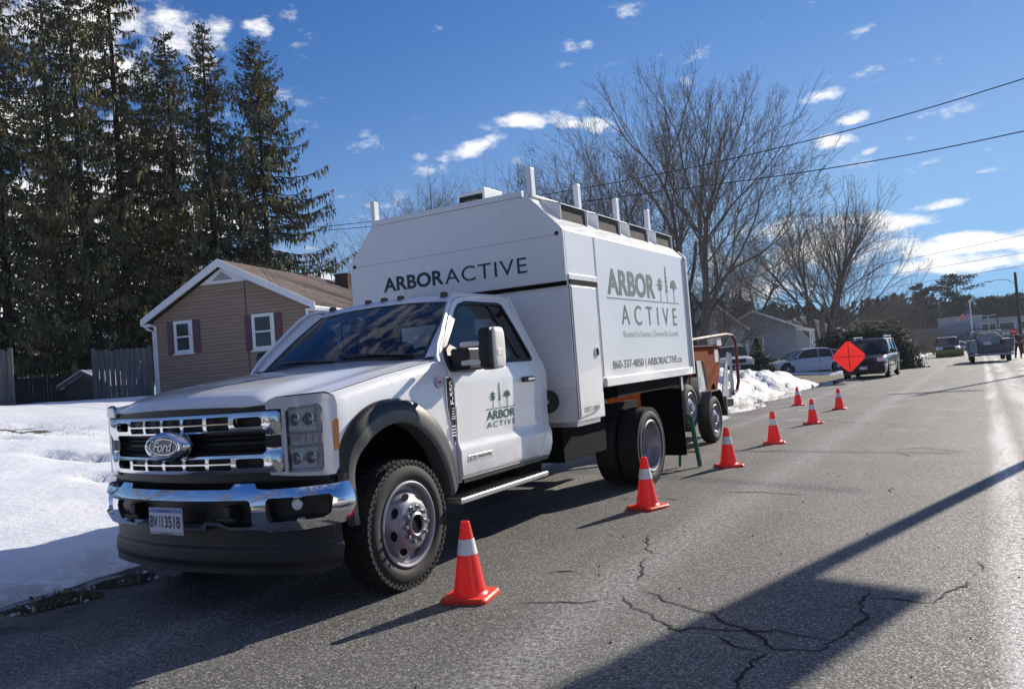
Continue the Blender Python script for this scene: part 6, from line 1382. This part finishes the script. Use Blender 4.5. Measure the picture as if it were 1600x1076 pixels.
for (u, v, d, vt, lab, arm) in ((1563, 548, 100, 478, 'dark parking-lot light pole right of the flagpole', 0), (1549, 548, 112, 492, 'double-headed pale parking-lot light between flagpole and dark pole', 1), (1423, 553, 96, 532, None, 2)):
    p = at(u, v, d); z = RZ(p.y); hh = at(u, vt, d).z-z
    if arm == 2:
        o = pole('sign_post', 'short white post at the edge of the snow before the school', 'post', (p.x, p.y, z), hh, .12, trimw); MB().bb(-.3, .3, -.1, .1, hh-.1, hh+.25).build('post_box', trimw, o); continue
    o = pole('light_pole', lab, 'light pole', (p.x, p.y, z), hh, .09, blackp if arm == 0 else alu, 'parking-lot light poles')
    for s in ((-1,) if arm == 0 else (-1, 1)): MB().tube([(0, 0, hh-.1), (s*.5, 0, hh)], .04, 5).box((s*.75, 0, hh), (.6, .3, .1)).build('lamp_head', blackp if arm == 0 else alu, o)
wirem = mat('wire', (.015, .015, .016), .7)
def wire(name, label, pts, r=.012, group='overhead wires'):
    """pts: (u, v, distance); smooth curve through them"""
    P = [at(*p) for p in pts]; Q = []
    for i in range(len(P)-1):
        a, b_, c, d = P[max(0, i-1)], P[i], P[i+1], P[min(len(P)-1, i+2)]
        for k in range(10): t_ = k/10; Q.append(.5*((2*b_)+(c-a)*t_+(2*a-5*b_+4*c-d)*t_**2+(3*b_-a-3*c+d)*t_**3))
    Q.append(P[-1]); tag(MB().tube(Q, r, 5).build(name, wirem), label, 'wire', group)
D = lambda u: 1/(1/62+(u/1600)*(1/19-1/62))
wire('overhead_wire', 'upper overhead wire climbing to the right across the sky', [(u, v, D(u)) for u, v in ((-300, 356), (0, 357), (360, 358), (545, 350), (840, 306), (1050, 268), (1250, 223), (1430, 175), (1600, 123), (1750, 75))], .014)
wire('overhead_wire', 'lower overhead wire passing behind the truck roof stakes', [(u, v, D(u)) for u, v in ((-300, 366), (0, 367), (360, 366), (545, 357), (830, 325), (1050, 297), (1250, 270), (1430, 240), (1600, 205), (1750, 172))], .014)
for k, (a, b_, c) in enumerate((((1130, 452), (1400, 408), (1700, 345)), ((1130, 470), (1400, 428), (1700, 378)), ((1130, 482), (1400, 447), (1700, 398)))):
    wire('overhead_wire', ('topmost', 'middle', 'lowest')[k]+' of the three thin distant wires crossing the low clouds on the right', [(*a, 90), (*b_, 75), (*c, 60)], .016)
# things outside the frame on the right whose shadows lie on the road
dirs = V((SUN.x, SUN.y, 0)).normalized(); te = math.tan(SEL)
def above(gx_, gy_, h): p = V((gx_, gy_, 0))+dirs*(h/te); return V((p.x, p.y, h))
s0 = above(3.62, 1.70, 4.2); RS = empty('shadow_caster', (s0.x, s0.y, RZ(s0.y)), -SAZ, 'unseen panel on a wooden post, added to cast the broad shadow on the near road, outside the photo on the right', 'road sign')
MB().tube([(-.36, 0, -.3), (-.36, 0, 5.9)], .085, 10).build('post', woodp, RS)  # unseen post and panel, shaped to cast the broad near shadow
MB().bb(-.40, .36, -.08, -.05, 4.2, 5.8).build('shadow_panel', scg, RS, bev=.01); MB().bb(-.36, .1, -.05, -.02, 4.5, 4.6).build('bracket', steel, RS)
s1 = V((2.75, 19.4, 0))+dirs*(9.0/te); o = pole('utility_pole', 'wooden utility pole outside the photo on the right, its thin shadow crossing the road', 'utility pole', (s1.x, s1.y, RZ(s1.y)), 9.2, .13, woodp); MB().bb(-1.1, 1.1, -.06, .06, 8.5, 8.62).build('crossarm', woodp, o)

# the other side of the street, behind the camera: seen only in the paint, chrome and glass
R = random.Random(99); q = MB()
for k in range(260):
    a = R.uniform(pi*.97, pi*2.06) ; d = R.uniform(75, 130); x, y = 4+d*cos(a), -3+d*sin(a); hh = R.uniform(7, 14); rr = R.uniform(2, 4)
    for j in range(90):
        t_ = R.random(); b_ = R.uniform(0, 2*pi); r_ = rr*(1-t_)**.6*R.uniform(.4, 1.05); c = V((x+r_*cos(b_), y+r_*sin(b_), .2+hh*t_)); nr = V((R.uniform(-1, 1), R.uniform(-1, 1), R.uniform(-.2, 1))).normalized(); a_ = nr.orthogonal().normalized(); b2_ = nr.cross(a_); s_ = R.uniform(.5, 1.1)
        q.add([c+a_*s_, c+b2_*s_*.6, c-a_*s_, c-b2_*s_*.6], [(0, 1, 2, 3)])
tag(q.build('woods_behind', pinem, fix=False, flat=True), 'dark woods on the horizon behind the photographer', 'woods', kind='stuff')
for (x, y, rz, lab) in ((17, -9, 80, 'white house across the street behind the photographer'), (19, -30, 95, 'grey house across the street farther behind the photographer')):
    house('house_across', lab, (x, y, .2), rad(rz), 8, 12, 3.2, 2.0, ws_ if y > -20 else gs, grs, [('f', -2.5, -1.3, 1, 2.3), ('f', 1, 2.2, 1, 2.3), ('l', 2, 3.4, 1, 2.3), ('l', 6, 7.4, 1, 2.3)])
house('house_across', 'tan house down the street behind the photographer', (-16, -34, .6), rad(10), 8, 12, 3.2, 2.0, cream, grs, [('f', -2.5, -1.3, 1, 2.3), ('f', 1, 2.2, 1, 2.3)])
for i, (x, y, h, lab) in enumerate(((10, -16, 15, 'bare tree across the street behind the photographer'), (-9, -22, 17, 'bare tree beside the yard behind the photographer'), (-22, -9, 16, 'bare tree in the side yard left of the photographer'))):
    o = bare('bare_tree', lab, (x, y, G(x, y)), h, 60+i, spread=.5, levels=5, group='bare trees behind the photographer'); fit_tree(o, h)

# air: faint even haze round the whole scene
hzm = bpy.data.materials.new('haze_air'); hzm.use_nodes = True; t = hzm.node_tree; t.nodes.clear(); o = N(t, 'ShaderNodeOutputMaterial'); v = N(t, 'ShaderNodeVolumePrincipled')
v.inputs['Color'].default_value = (.80, .88, 1, 1); v.inputs['Density'].default_value = .0002; v.inputs['Anisotropy'].default_value = .3; L(t, v.outputs[0], o.inputs['Volume'])
tag(MB().bb(-424, 424, -204, 424, -3.4, 27).build('haze', hzm), 'faint blue-grey haze in the air over the street', 'haze', kind='stuff')
